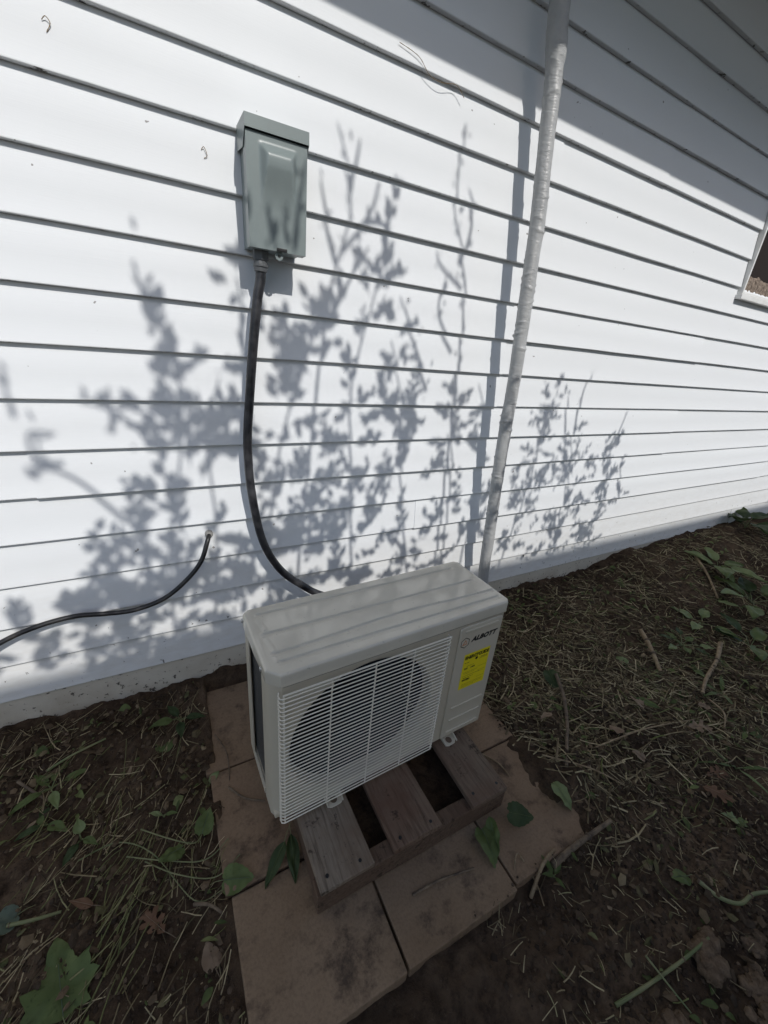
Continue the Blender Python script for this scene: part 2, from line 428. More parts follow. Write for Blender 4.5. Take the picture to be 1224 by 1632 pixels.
# eaves and roof overhead: they shade the top of the wall
EO = .76; EZ = 1.945 + .95*EO
b = MB(); b.box((X0, -EO+.02, EZ+.012), (X1, .2, EZ+.03)); b.build('soffit', M['trim'], house)
b = MB(); b.box((X0, -EO, EZ), (X1, -EO+.018, EZ+.16)); b.build('fascia', M['trim'], house)
b = MB(); b.prism([(-EO-.03, EZ+.165), (-EO-.03, EZ+.18), (3.5, EZ+2.0), (3.5, EZ+1.985)], X0, X1, 'x'); b.build('roof', M['roof'], house)

# ---------------------------------------------------------------- electrical disconnect box
db = empty('disconnect_box', (.30, 0, 1.40))
tag(db, 'grey-green metal electrical disconnect box mounted on the white siding', 'electrical box')
b = MB(); b.prism([(-.066, .011), (.068, .011), (.068, .23), (-.066, .23)], .010, -.082, 'y'); b.build('enclosure', M['box'], db, bevel=.003)
# door with a pressed raised panel, deepest at its top
W0, W1, H0, H1 = -.0715, .0725, .007, .2318
def door_depth(u, w):
    ou = max(0, min(1, min((u-.2)/.13, (.83-u)/.13))); ow = max(0, min(1, min((w-.3)/.5, (.94-w)/.12)))
    k = min(ou, ow); k = k*k*(3-2*k); return -.019*k*(.25+.75*min(1, max(0, (w-.28)/.45)))
nu, nw = 40, 60; vs = []
for j in range(nw+1):
    for i in range(nu+1):
        u = i/nu; w = j/nw; tp = .0015*(1-w)
        vs.append((W0+tp+(W1-W0-2*tp)*u, -.0895+door_depth(u, w), H0+(H1-H0)*w))
fs = [(j*(nu+1)+i, j*(nu+1)+i+1, (j+1)*(nu+1)+i+1, (j+1)*(nu+1)+i) for j in range(nw) for i in range(nu)]
rim = [i for i in range(nu+1)] + [j*(nu+1)+nu for j in range(1, nw+1)] + [nw*(nu+1)+i for i in range(nu-1, -1, -1)] + [j*(nu+1) for j in range(nw-1, 0, -1)]
o_ = len(vs); vs += [(vs[r][0], -.058, vs[r][2]) for r in rim]
fs += [(rim[k], rim[(k+1) % len(rim)], o_+(k+1) % len(rim), o_+k) for k in range(len(rim))]
b = MB(); b.add(vs, fs); door = b.build('door', M['box'], db, smooth=True, angle=40)
b = MB(); b.box((-.004, -.0925, .0075), (.022, -.0885, .0145)); b.build('latch_slot', M['black'], door, bevel=.001)
b = MB(); rg = 14
ring = [(.0105*math.cos(2*math.pi*k/rg), .0105*math.sin(2*math.pi*k/rg)) for k in range(rg)]; hole = [(.0045*math.cos(2*math.pi*k/rg), .0045*math.sin(2*math.pi*k/rg)) for k in range(rg)]
vs = [(.004+x, y_, -.001+z) for y_ in (-.082, -.0795) for (x, z) in ring+hole]
fs = []
for k in range(rg):
    k2 = (k+1) % rg
    fs += [(k, k2, rg+k2, rg+k), (2*rg+k, 3*rg+k, 3*rg+k2, 2*rg+k2), (k, 2*rg+k, 2*rg+k2, k2), (rg+k, rg+k2, 3*rg+k2, 3*rg+k)]
b.add(vs, fs); b.build('padlock_tab', M['box'], door)
# folded rain hood
b = MB(); b.add([(-.0738, .006, .262), (.0752, .006, .262), (.0752, -.095, .259), (-.0738, -.095, .259), (-.0738, -.0955, .2335), (.0752, -.0955, .2335), (-.0738, .006, .214), (.0752, .006, .214), (-.0738, -.066, .204), (.0752, -.066, .204)],
      [(0, 1, 2, 3), (3, 2, 5, 4), (0, 3, 4, 8, 6), (1, 7, 9, 5, 2)])
hd = b.build('rain_hood', M['box'], db)
sm = hd.modifiers.new('thickness', 'SOLIDIFY'); sm.thickness = .0016; sm.offset = -1
bv = hd.modifiers.new('edge', 'BEVEL'); bv.width = .0015; bv.segments = 2

# flexible conduit from the box down behind the heat pump
cd = empty('flexible_conduit', (.27, -.05, 1.39))
tag(cd, 'black flexible conduit hanging from the grey box down behind the outdoor unit', 'conduit')
P = [(.264, -.05, 1.372), (.262, -.05, 1.34), (.252, -.05, 1.29), (.237, -.05, 1.175), (.222, -.048, 1.03), (.212, -.048, .91), (.216, -.05, .765), (.244, -.052, .585), (.299, -.056, .463), (.378, -.062, .381), (.450, -.075, .330), (.58, -.11, .285), (.72, -.2, .27), (.84, -.36, .28), (.86, -.46, .3), (.82, -.50, .31)]
q = spline(P, 10)
b = MB(); b.tube([Vector(p) - Vector(cd.location) for p in q], .0128, 14); b.build('hose', M['conduit'], cd, smooth=True)
b = MB(); b.tube([(-.006, 0, .024), (-.006, 0, -.004)], .0205, 6); b.tube([(-.006, 0, -.004), (-.0065, 0, -.012), (-.007, 0, -.030)], [.0165, .0175, .0160], 16); b.tube([(-.006, 0, -.0135), (-.006, 0, -.019)], .0190, 16)
b.build('connector', M['fitting'], cd, bevel=.0008)

# cable out of the wall
cb = empty('black_cable', (.085, 0, .59)); tag(cb, 'thin black cable leaving a hole in the siding and sagging to the left', 'cable')
P = [(.092, .03, .601), (.088, .004, .600), (.080, -.022, .588), (.055, -.036, .527), (.010, -.040, .472), (-.060, -.040, .417), (-.143, -.034, .391), (-.216, -.028, .392), (-.292, -.026, .402), (-.380, -.028, .393), (-.467, -.034, .365), (-.58, -.06, .31), (-.8, -.12, .2), (-1.2, -.2, .1), (-1.6, -.2, .02)]
b = MB(); q = spline(P, 9); b.tube([Vector(p) - Vector(cb.location) for p in q], .0072, 12); b.build('jacket', M['cable'], cb, smooth=True)
b = MB(); b.tube([(.003, .014, .01), (.003, .001, .01), (.003, -.0055, .01)], [.0125, .0115, .0078], 18); b.build('wall_grommet', M['sealant'], cb, smooth=True)

# taped line set running up the wall
ls = empty('line_set', (1.27, -.09, .2)); tag(ls, 'grey-white tape-wrapped refrigerant line set running up the siding', 'pipe')
P = [(.83, -.40, .22), (1.02, -.34, .14), (1.19, -.2, .10), (1.255, -.11, .17), (1.246, -.09, .246), (1.228, -.09, .479), (1.203, -.094, .747), (1.189, -.096, .957), (1.182, -.096, 1.169), (1.167, -.092, 1.398), (1.157, -.084, 1.637), (1.139, -.074, 1.831), (1.121, -.070, 2.001), (1.098, -.066, 2.139), (1.085, -.064, 2.4), (1.08, -.06, 2.69)]
q = [Vector(p) for p in spline(P, 60)]
acc = [0.0]
for a, c_ in zip(q, q[1:]): acc.append(acc[-1] + (c_-a).length)
WR = [(random.uniform(.4, 1.95), random.uniform(0, 6.28), random.uniform(.06, .17)) for _ in range(44)]
def wrapwob(i, an):
    s = acc[i]; z = q[i].z
    ph = (s/.036 + an/(2*math.pi)) % 1.0
    k = .99 + .022*ph                      # overlapping turns of tape
    k += .07*noise.noise(Vector((math.cos(an)*1.2, math.sin(an)*1.5, s*14)))
    e = math.exp(-((z-1.985)/.055)**2)                                # gathered folds where two wraps meet
    k += e*(.10*noise.noise(Vector((math.cos(an)*4.5, math.sin(an)*4.5, s*9))) + .05*noise.noise(Vector((math.cos(an)*7, math.sin(an)*7, s*30))))
    k += .09*math.exp(-((z-1.935+.012*math.sin(an))/.007)**2) + .06*math.exp(-((z-1.985+.03*math.sin(an+1))/.006)**2) - .06*e*math.exp(-((z-2.0)/.02)**2)
    for (zc, a_, h) in WR: k += h*math.exp(-((z-zc-.01*math.sin(an*1.0+a_))/.004)**2)*max(0, math.cos(an-a_))
    k += .012*noise.noise(Vector((math.cos(an)*2, math.sin(an)*2, s*45)))
    return k
b = MB(); b.tube([p - Vector(ls.location) for p in q], [.0242 + .0055*max(0, min(1, (p.z-1.95)/.1)) + .002*noise.noise(Vector((0, 0, p.z*5))) for p in q], 28, wob=wrapwob)
b.build('tape_wrap', M['tape'], ls, smooth=True, angle=60)
# ---------------------------------------------------------------- pavers and pallet
pad_x = [(.012, .330), (.336, .650), (.656, .957)]
rows = [[(-.057, -.376), (-.382, -.692), (-.698, -.985)], [(-.05, -.340), (-.346, -.662), (-.668, -.984)], [(-.03, -.334), (-.340, -.654), (-.660, -.975)]]
pn = 0
spots_ = {(0,0): 'back left corner by the wall', (0,1): 'left side beside the outdoor unit', (0,2): 'front left corner, largest in view', (1,0): 'back row under the outdoor unit', (1,1): 'centre under the wooden pallet', (1,2): 'front middle, beside a dark joint', (2,0): 'back right corner by the line set', (2,1): 'right of the pallet', (2,2): 'front right corner, half buried in soil'}
for ci, (xa, xb) in enumerate(pad_x):
    for ri, (ya, yb) in enumerate(rows[ci]):
        if ci == 0: xa, xb = ((-.004, .322), (.006, .328), (.018, .330))[ri]
        cx, cy = (xa+xb)/2, (ya+yb)/2; hx, hy = (xb-xa)/2, (ya-yb)/2
        b = MB(); b.box((-hx, -hy, -.045), (hx, hy, 0))
        o = b.build('concrete_paver', M['paver'], None, bevel=.004, seg=2)
        o.location = (cx, cy, -.001 + .003*math.sin(pn*2.3)); o.rotation_euler = (R(.3*math.sin(pn*1.7)), R(.3*math.cos(pn*2.9)), R(.5*math.sin(pn*3.1)))
        tag(o, 'square brown concrete paver, ' + spots_[(ci, ri)], 'paver', 'pavers under the outdoor unit'); pn += 1

pal = empty('wooden_pallet', (.465, -.55, .0)); tag(pal, 'small weathered wooden pallet carrying the outdoor unit', 'pallet')
PT = .092
def board(name, x0, x1, y0, y1, z0, z1, mt, skew=0, tilt=0, nseg=14, seed=0):
    # slightly cupped, rough-ended board along y
    b = MB(); vs = []; cx = (x0+x1)/2
    for k in range(nseg+1):
        y = y0+(y1-y0)*k/nseg; t_ = k/nseg
        w = (x1-x0)/2 * (1+.012*noise.noise(Vector((y*9, seed, 0)))); sx_ = skew*t_
        dz = .0018*noise.noise(Vector((y*6, seed, 3))) + tilt*(1-t_)
        for (px, pz) in ((-1, z0), (1, z0), (1, z1), (.5, z1+.0012), (0, z1+.0006), (-.5, z1-.0004), (-1, z1)):
            vs.append((cx+px*w+sx_ - pal.location.x, y + .003*noise.noise(Vector((px*2.5, seed, k))) * (k in (0, nseg)) - pal.location.y, pz+dz))
    m_ = 7
    b.add(vs, [(k*m_+j, (k+1)*m_+j, (k+1)*m_+(j+1) % m_, k*m_+(j+1) % m_) for k in range(nseg) for j in range(m_)] + [tuple(range(m_)), tuple(nseg*m_+j for j in range(m_-1, -1, -1))])
    return b.build(name, mt, pal, bevel=.0016, seg=1)
d1 = board('deck_board', .193, .326, -.820, -.30, PT-.018, PT, M['deck'], -.012, 0, seed=1)
d2 = board('deck_board', .380, .520, -.818, -.30, PT-.018, PT, M['deck2'], -.006, 0, seed=2)
d3 = board('deck_board', .619, .742, -.822, -.30, PT-.018, PT, M['deck3'], .012, .006, seed=3)
def rail(y0, y1):
    b = MB(); n = 24; vs = []
    for k in range(n+1):
        x = .186 + (.748-.186)*k/n
        for (yy, zz) in ((y0, .004), (y1, .004), (y1, PT-.0195), (y0, PT-.0195)):
            vs.append((x-pal.location.x, yy-pal.location.y+.0015*noise.noise(Vector((x*8, zz*20, y0))), zz+.0012*noise.noise(Vector((x*9, yy*30, 1)))))
    b.add(vs, [(k*4+j, k*4+4+j, k*4+4+(j+1) % 4, k*4+(j+1) % 4) for k in range(n) for j in range(4)] + [(0, 1, 2, 3), (n*4+3, n*4+2, n*4+1, n*4)])
    o = b.build('stringer', M['stringer'], pal, bevel=.002, seg=1)
    return o
for (y0, y1) in ((-.817, -.779), (-.575, -.537), (-.34, -.302)): rail(y0, y1)
for (x0, x1) in ((.192, .208), (.726, .742)):  # end boards added to keep light out from under the deck
    b = MB(); b.box((x0-pal.location.x, -.7785-pal.location.y, .003), (x1-pal.location.x, -.3405-pal.location.y, PT-.0195)); b.build('light_stop_board', M['stringer'], pal, bevel=.002, seg=1)
for bx, dd in ((.215, d1), (.295, d1), (.405, d2), (.495, d2), (.64, d3), (.72, d3)):
    b = MB(); b.tube([(bx-pal.location.x, -.797-pal.location.y+.004*math.sin(bx*60), PT-.004), (bx-pal.location.x, -.797-pal.location.y+.004*math.sin(bx*60), PT+.0016 + (.0055 if dd is d3 else 0))], .0042, 10); b.build('nail', M['black'], dd)

b = MB(); n = 60; vs = []  # soil-coloured sheet added so the gaps between pallet boards read as deep shade
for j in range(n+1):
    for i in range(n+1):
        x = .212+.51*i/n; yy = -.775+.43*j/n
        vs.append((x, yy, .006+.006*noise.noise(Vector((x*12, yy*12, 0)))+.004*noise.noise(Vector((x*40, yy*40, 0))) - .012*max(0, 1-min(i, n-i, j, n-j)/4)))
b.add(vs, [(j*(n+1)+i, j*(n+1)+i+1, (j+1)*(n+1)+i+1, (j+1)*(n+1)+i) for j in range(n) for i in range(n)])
tag(b.build('pallet_gap_shade', M['soil'], None, smooth=True, angle=80), 'dark sheet on the pavers standing in for shade between the pallet boards', 'soil', kind='stuff')

# ---------------------------------------------------------------- heat pump outdoor unit
Wd, Dp, Ht, FZ = .679, .225, .463, .023
ac = empty('outdoor_unit', (.122, -.422, .092), .041)
tag(ac, 'cream air-conditioner outdoor unit with white wire fan guard on the pallet', 'air conditioner')
b = MB(); b.box((.004, -Dp+.004, FZ), (Wd-.004, .006, FZ+.016)); b.build('base_pan', M['acpaint'], ac, bevel=.003)
# front panel, wrapping the left and right corners, with the round fan opening
CX, CZ, RO = .240, FZ+.208, .204
b = MB(); y = -Dp
zb, zt = FZ-.004, FZ+.437
xl, xr = .024, .492
rect = []; angs = sorted([2*math.pi*k/96 for k in range(96)] + [math.atan2(zz-CZ, xx-CX) % (2*math.pi) for xx in (xl, xr) for zz in (zb, zt)])
outer = []
for a in angs:
    dx, dz = math.cos(a), math.sin(a); ts = []
    if dx > 1e-9: ts.append((xr-CX)/dx)
    if dx < -1e-9: ts.append((xl-CX)/dx)
    if dz > 1e-9: ts.append((zt-CZ)/dz)
    if dz < -1e-9: ts.append((zb-CZ)/dz)
    t_ = min(ts); outer.append((CX+dx*t_, y, CZ+dz*t_))
n = len(angs)
def circ(r, yy): return [(CX+r*math.cos(a), yy, CZ+r*math.sin(a)) for a in angs]
vs = outer + circ(RO, y) + circ(RO-.004, y+.003) + circ(RO-.006, y+.012) + circ(RO-.007, y+.034)
b.add(vs, [(L*n+k, L*n+(k+1) % n, (L+1)*n+(k+1) % n, (L+1)*n+k) for L in range(4) for k in range(n)])
plan = [(.0, -.152), (.0, -.199), (.004, -.207), (.017, -.221), (.024, y)]
b.add([(px, py, zz) for zz in (zb, zt) for (px, py) in plan], [(k, k+1, 5+k+1, 5+k) for k in range(4)])
plan = [(xr, y), (Wd-.014, y), (Wd-.004, y+.004), (Wd, y+.014), (Wd, .01), (Wd-.1, .012)]
b.add([(px, py, zz) for zz in (zb, zt) for (px, py) in plan], [(k, k+1, 6+k+1, 6+k) for k in range(5)])
b.add([(.024, y, zb), (xr, y, zb), (Wd-.014, y, zb), (Wd-.014, y+.012, zb), (.03, y+.012, zb)], [(0, 1, 2, 3, 4)])
fp = b.build('front_panel', M['acpaint'], ac, smooth=True, angle=30)
for (x0, z0_) in ((.06, .378), (.355, .378), (.06, .012), (.36, .012)):
    b = MB(); sgn = 1 if z0_ > .2 else 0
    b.prism([(x0, FZ+z0_), (x0+.085, FZ+z0_), (x0+.078, FZ+z0_+.024), (x0+.012, FZ+z0_+.024)], y+.0005, y-.0035, 'y'); b.build('corner_emboss', M['acpaint'], fp, bevel=.002)
# raised service panel with ribs
b = MB(); b.prism([(.508, FZ+.006), (.664, FZ+.006), (.664, FZ+.412), (.655, FZ+.42), (.517, FZ+.42), (.508, FZ+.412)], y+.001, y-.006, 'y')
sp = b.build('service_panel', M['acpaint'], ac, bevel=.005, seg=3, smooth=True)
for zz in (.024, .073, .123, .404):
    b = MB(); hh = .0045 if zz > .2 else .003
    b.prism([(.528, FZ+zz-hh), (.648, FZ+zz-hh), (.651, FZ+zz), (.648, FZ+zz+hh), (.528, FZ+zz+hh), (.525, FZ+zz)], y-.004, y-.0095, 'y')
    b.build('panel_rib', M['acpaint'], sp, bevel=.002, smooth=True)
# interior: shroud, coil, fan
b = MB(); b.box((.012, -.03, FZ+.02), (.49, -.02, FZ+.43)); b.box((.492, -.2, FZ+.02), (.496, -.03, FZ+.43)); b.box((.07, -.186, FZ+.0165), (.491, -.031, FZ+.0185));  # last box: dark floor added over the pan, standing in for interior shade
b.box((.060, -.125, FZ+.02), (.064, -.03, FZ+.43)); b.build('shroud_and_shade_floor', M['inner'], ac)
b = MB(); b.box((.008, -.150, FZ+.02), (.02, -.012, FZ+.425)); b.build('coil', M['fins'], ac)
b = MB(); b.prism([(-.001, -.036), (.0, .008), (.012, .013), (.03, .0135), (.03, .0115), (.013, .011), (.0025, .0065), (.0015, -.036)], FZ, FZ+.43, 'z'); b.build('rear_corner_post', M['acpaint'], ac)
b = MB(); b.box((.03, .0115, FZ), (.56, .013, FZ+.03)); b.box((.03, .0115, FZ+.4), (.56, .013, FZ+.43))
for k in range(22): b.box((.03, .0115, FZ+.04+k*.0165), (.56, .0128, FZ+.043+k*.0165))
b.build('rear_guard', M['acpaint'], ac)
b = MB(); b.prism([(-.0015, -.150), (-.0015, -.037), (.003, -.037), (.003, -.150)], FZ+.002, FZ+.02, 'z'); b.build('side_rail', M['acpaint'], ac)
fan = empty('fan', (CX, -.112, CZ)); fan.parent = ac
b = MB(); b.tube([(0, .02, 0), (0, -.035, 0), (0, -.042, 0)], [.045, .044, .034], 24); b.build('hub', M['fan'], fan, smooth=True)
for k in range(3):
    b = MB(); vs = []; a0 = R(25+120*k)
    for j in range(9):
        r = .04 + (.185-.04)*j/8; sweep = .55*(j/8)
        for i in range(9):
            u = i/8; a = a0 + sweep + (u-.5)*(1.35-.15*j/8); vs.append((r*math.cos(a), -.028+.06*u, r*math.sin(a)))
    b.add(vs, [(j*9+i, j*9+i+1, (j+1)*9+i+1, (j+1)*9+i) for j in range(8) for i in range(8)]); b.build('blade', M['fan'], fan, smooth=True)
# wire fan guard
fg = empty('fan_guard', (0, -Dp, FZ)); fg.parent = ac
yg = -.019; NW = 35
def wiremesh():
    b = MB(); pts = [(.017, -.0005, .003), (.0138, -.008, .0015), (.0155, -.016, 0), (.021, yg, 0), (.46, yg, 0), (.4668, -.015, 0), (.468, -.0005, .001)]
    b.tube(pts, .00155, 6); return b
w0 = None
for k in range(NW):
    z = .006 + (.412-.006)*k/(NW-1)
    if w0 is None: w0 = wiremesh().build('guard_wire', M['wire'], fg, smooth=True, angle=60); w0.location = (0, 0, z)
    else:
        o = w0.copy(); C.objects.link(o); o.parent = fg; o.location = (0, 0, z)
for x, rr in ((.0235, .0021), (.132, .0019), (.243, .0019), (.352, .0019), (.4625, .0021)):
    b = MB(); b.tube([(x, yg+.0037, .003), (x, yg+.0037, .417), (x, yg+.001, .4205)], rr, 6); b.build('upright_wire', M['wire'], fg, smooth=True)
b = MB(); b.tube([(.021, yg, .4215), (.463, yg, .4215)], .0021, 6); b.build('top_wire', M['wire'], fg, smooth=True)
# top cover, pressed with four long grooves
b = MB(); NX, NY = 200, 210; vs = []
ya, yb_ = -Dp-.0045, .016
def xlim(yy):
    e = .028
    cf_ = max(0, e-(yy-ya)); cb_ = max(0, .014-(yb_-yy)); return -.004+cf_*.9+cb_, Wd+.004-max(0, .012-(yy-ya))-cb_
GR = [(-.018, -.022, .03, .63), (-.095, -.103, .025, .648), (-.165, -.168, .028, .668), (-.193, -.2, .034, .66)]
def top_z(x, yy):
    xa, xb = xlim(yy); d = min(x-xa, xb-x, yy-ya, yb_-yy); rr = .0065
    z = FZ+Ht
    if d < rr: z -= rr*(1-math.sqrt(max(0, 1-(1-d/rr)**2)))
    for gi, (g0, g1, x0, x1) in enumerate(GR):
        k = max(0, min(1, (x-x0)/(x1-x0))); gy_ = g0+(g1-g0)*k
        if gi == 2: gy_ += .013*math.exp(-((k-.5)/.28)**2)
        if x0-.01 < x < x1+.01:
            q_ = max(0, min(1, (.0082-abs(yy-gy_))/.0034)); q_ = q_*q_*(3-2*q_)
            if q_ > 0: z -= .0046*q_*max(0, min(1, min(x-x0+.01, x1+.01-x)/.012))
    for (yc, ln) in ((-.058, .024), (-.131, .024), (-.18, .012)):
        q_ = abs(x-.026-.004*(yc-yy)/.03)/.0055
        if q_ < 1 and abs(yy-yc) < ln: z += .0022*(1-q_*q_)
    z += .0012*math.sin(math.pi*max(0, min(1, x/Wd)))*math.sin(math.pi*max(0, min(1, -yy/Dp)))
    return z
for j in range(NY+1):
    yy = ya+(yb_-ya)*j/NY
    if j in (1, 2, 3): yy = ya + (.0007, .0022, .005)[j-1]
    if j in (NY-1, NY-2): yy = yb_ - (.0007, .0025)[NY-1-j]
    xa, xb = xlim(yy)
    for i in range(NX+1):
        u = i/NX; u = u + .0*u; x = xa+(xb-xa)*u
        if i in (1, 2, 3): x = xa + (.0007, .0022, .005)[i-1]
        if i in (NX-1, NX-2, NX-3): x = xb - (.0007, .0022, .005)[NX-1-i]
        vs.append((x, yy, top_z(x, yy)))
n1_ = NX+1
fs = [(j*n1_+i, j*n1_+i+1, (j+1)*n1_+i+1, (j+1)*n1_+i) for j in range(NY) for i in range(NX)]
rim = [i for i in range(NX+1)] + [j*n1_+NX for j in range(1, NY+1)] + [NY*n1_+i for i in range(NX-1, -1, -1)] + [j*n1_ for j in range(NY-1, 0, -1)]
def skirt_low(x, yy):
    z = FZ+Ht-.034
    if x < .03:                     # hand-hold scallop on the left end
        k = math.exp(-((yy+.062)/.05)**4); z += .012*k
        z -= .012*max(0, min(1, (yy+.0)/.012)) 
    return z
o_ = len(vs)
vs += [(vs[r][0] - (.004*math.exp(-((vs[r][1]+.06)/.06)**4) if vs[r][0] < .0 else 0), vs[r][1], skirt_low(vs[r][0], vs[r][1])) for r in rim]
fs += [(rim[k], rim[(k+1) % len(rim)], o_+(k+1) % len(rim), o_+k) for k in range(len(rim))]
b.add(vs, fs); tc = b.build('top_cover', M['actop'], ac, smooth=True, angle=50)
for (sx_, sy_, sz_) in ((-.002, -.168, Ht-.026), (-.004, .002, Ht-.02)):
    b = MB(); b.tube([(sx_+.002, sy_, FZ+sz_), (sx_-.0035, sy_, FZ+sz_), (sx_-.0048, sy_, FZ+sz_)], [.0055, .0055, .0035], 12); b.build('screw', M['zinc'], tc)
b = MB(); b.box((.026, -Dp-.0034, FZ+Ht-.0362), (Wd-.012, -Dp+.001, FZ+Ht-.0345)); b.build('cover_seam', M['black'], tc)
b = MB(); b.box((Wd+.0015, -.14, FZ+.08), (Wd+.045, -.02, FZ+.26)); b.build('valve_cover', M['acpaint'], ac, bevel=.006)
# feet: bent steel brackets with a slotted front tab
def foot(xc):
    f = empty('foot', (xc, 0, 0)); f.parent = ac
    b = MB()
    b.box((-.022, -Dp+.01, .0), (-.0185, .02, FZ-.0005)); b.box((.0185, -Dp+.01, .0), (.022, .02, FZ-.0005))
    b.box((-.0185, -Dp+.012, FZ-.0025), (.0185, .02, FZ-.0006)); b.build('bracket', M['acpaint'], f, bevel=.001)
    b = MB(); out = []; inn = []; n = 28
    for k in range(n):
        a = 2*math.pi*k/n; ca, sa = math.cos(a), math.sin(a)
        out.append((.0215*math.copysign(abs(ca)**.5, ca), -Dp-.0035+.0215*math.copysign(abs(sa)**.5, sa))); inn.append((.0095*ca, -Dp-.0065+.0105*sa))
    vs = [(p[0], p[1], zz) for zz in (.0015, .0045) for p in out+inn]; fs = []
    for k in range(n):
        k2 = (k+1) % n; fs += [(k, k2, n+k2, n+k), (2*n+k, 3*n+k, 3*n+k2, 2*n+k2), (k, 2*n+k, 2*n+k2, k2), (n+k, n+k2, 3*n+k2, 3*n+k)]
    b.add(vs, fs)
    for s in (-1, 1): b.add([(s*.0195, -Dp+.012, .004), (s*.0225, -Dp+.012, .004), (s*.0225, -Dp-.022, .004), (s*.0195, -Dp-.022, .004), (s*.0195, -Dp+.012, FZ-.001), (s*.0225, -Dp+.012, FZ-.001), (s*.0225, -Dp-.022, .009), (s*.0195, -Dp-.022, .009)],
                              [(0, 3, 2, 1), (4, 5, 6, 7), (0, 1, 5, 4), (1, 2, 6, 5), (2, 3, 7, 6), (3, 0, 4, 7)])
    b.build('slotted_tab', M['acpaint'], f, bevel=.0008, seg=1)
for xc in (.156, .545): foot(xc)
# printed marks on the service panel
def text_mesh(txt, size, shear=0.0, bold=0.0, spacing=1.0):
    cu_ = bpy.data.curves.new('lettering', 'FONT'); cu_.body = txt; cu_.size = size; cu_.shear = shear; cu_.offset = bold; cu_.space_character = spacing; cu_.extrude = .00012; cu_.resolution_u = 3
    to = bpy.data.objects.new('lettering', cu_); C.objects.link(to); bpy.context.view_layer.update()
    me = bpy.data.meshes.new_from_object(to.evaluated_get(bpy.context.evaluated_depsgraph_get()))
    bpy.data.objects.remove(to); return me
def put_text(name, txt, mt, parent, x0, x1, z0, height, yy, shear=0, bold=0, spacing=1.0):
    me = text_mesh(txt, .1, shear, bold, spacing); co = np.array([v_.co for v_ in me.vertices])
    lo, hi = co.min(0), co.max(0)
    for v_ in me.vertices:
        v_.co = (x0+(v_.co.x-lo[0])/(hi[0]-lo[0])*(x1-x0), yy - v_.co.z, z0+(v_.co.y-lo[1])/(hi[1]-lo[1])*height)
    me.materials.clear(); me.materials.append(mt); return link(name, me, parent)
yp = y-.0064
put_text('brand_lettering', 'ALBOTT', M['ink'], sp, .5515, .651, FZ+.3615, .0178, yp, .35, .006, 1.1)
lg = MB(); cx, cz = .5305, FZ+.3665
def hexr(r, squash=1.0): return [(cx+r*math.cos(R(90+60*k))*squash, cz+r*math.sin(R(90+60*k))) for k in range(6)]
o1, o2 = hexr(.0185, .92), hexr(.0160, .92)
vs = [(p[0], yp, p[1]) for p in o1+o2]; lg.add(vs, [(k, (k+1) % 6, 6+(k+1) % 6, 6+k) for k in range(6)]); lg.build('emblem_ring', M['ink'], sp)
lg = MB()
T1 = [(cx-.0098, cz-.0075), (cx-.0066, cz-.0075), (cx+.0012, cz+.006), (cx+.0006, cz+.0103)]
T2 = [(cx+.0006, cz+.0103), (cx+.0012, cz+.006), (cx+.0068, cz-.0045), (cx+.0098, cz-.0075)]
T3 = [(cx-.0058, cz-.0055), (cx+.0052, cz-.0032), (cx+.0066, cz-.0058), (cx-.0066, cz-.0075)]
for T in (T1, T2, T3): lg.add([(p[0], yp, p[1]) for p in T], [(0, 1, 2, 3)])
lg.build('emblem_mark', M['orange'], sp)
b = MB(); b.add([(.540, yp, FZ+.188), (.638, yp, FZ+.188), (.638, yp, FZ+.320), (.540, yp, FZ+.320)], [(0, 1, 2, 3)]); lab = b.build('energy_label', M['yellow'], sp)
put_text('label_heading', 'ENERGYGUIDE', M['ink'], lab, .5445, .635, FZ+.3, .0125, yp-.0004, 0, .003, .95)
b = MB(); yq = yp-.0004
b.add([(.585, yq, FZ+.298), (.593, yq, FZ+.298), (.593, yq, FZ+.293), (.585, yq, FZ+.293)], [(0, 1, 2, 3)]); b.add([(.582, yq, FZ+.2932), (.596, yq, FZ+.2932), (.589, yq, FZ+.287)], [(0, 1, 2)])
rs = random.Random(3)
def inkrow(b, x0, x1, z, h):
    x = x0
    while x < x1-.002:
        w = rs.uniform(.0015, .005); w = min(w, x1-x); b.add([(x, yq, z), (x+w, yq, z), (x+w, yq, z+h), (x, yq, z+h)], [(0, 1, 2, 3)]); x += w+rs.uniform(.0008, .0022)
inkrow(b, .548, .562, FZ+.262, .007); inkrow(b, .572, .588, FZ+.262, .006); inkrow(b, .548, .578, FZ+.218, .007)
inkrow(b, .556, .586, FZ+.273, .0016); inkrow(b, .55, .59, FZ+.229, .0016)
b.build('label_figures', M['ink'], lab)
b = MB()
for z, x0, x1, h in ((.286, .546, .562, .003), (.2905, .606, .634, .0028), (.2865, .6, .634, .0016), (.250, .546, .6, .0016), (.245, .55, .59, .0014), (.236, .548, .61, .002), (.205, .55, .632, .0014), (.2, .55, .628, .0014), (.195, .55, .60, .0014), (.24, .606, .634, .0014), (.235, .606, .63, .0014), (.215, .606, .634, .0014), (.256, .602, .634, .0014)): inkrow(b, x0, x1, FZ+z, h)
b.build('label_small_print', M['fadedink'], lab)

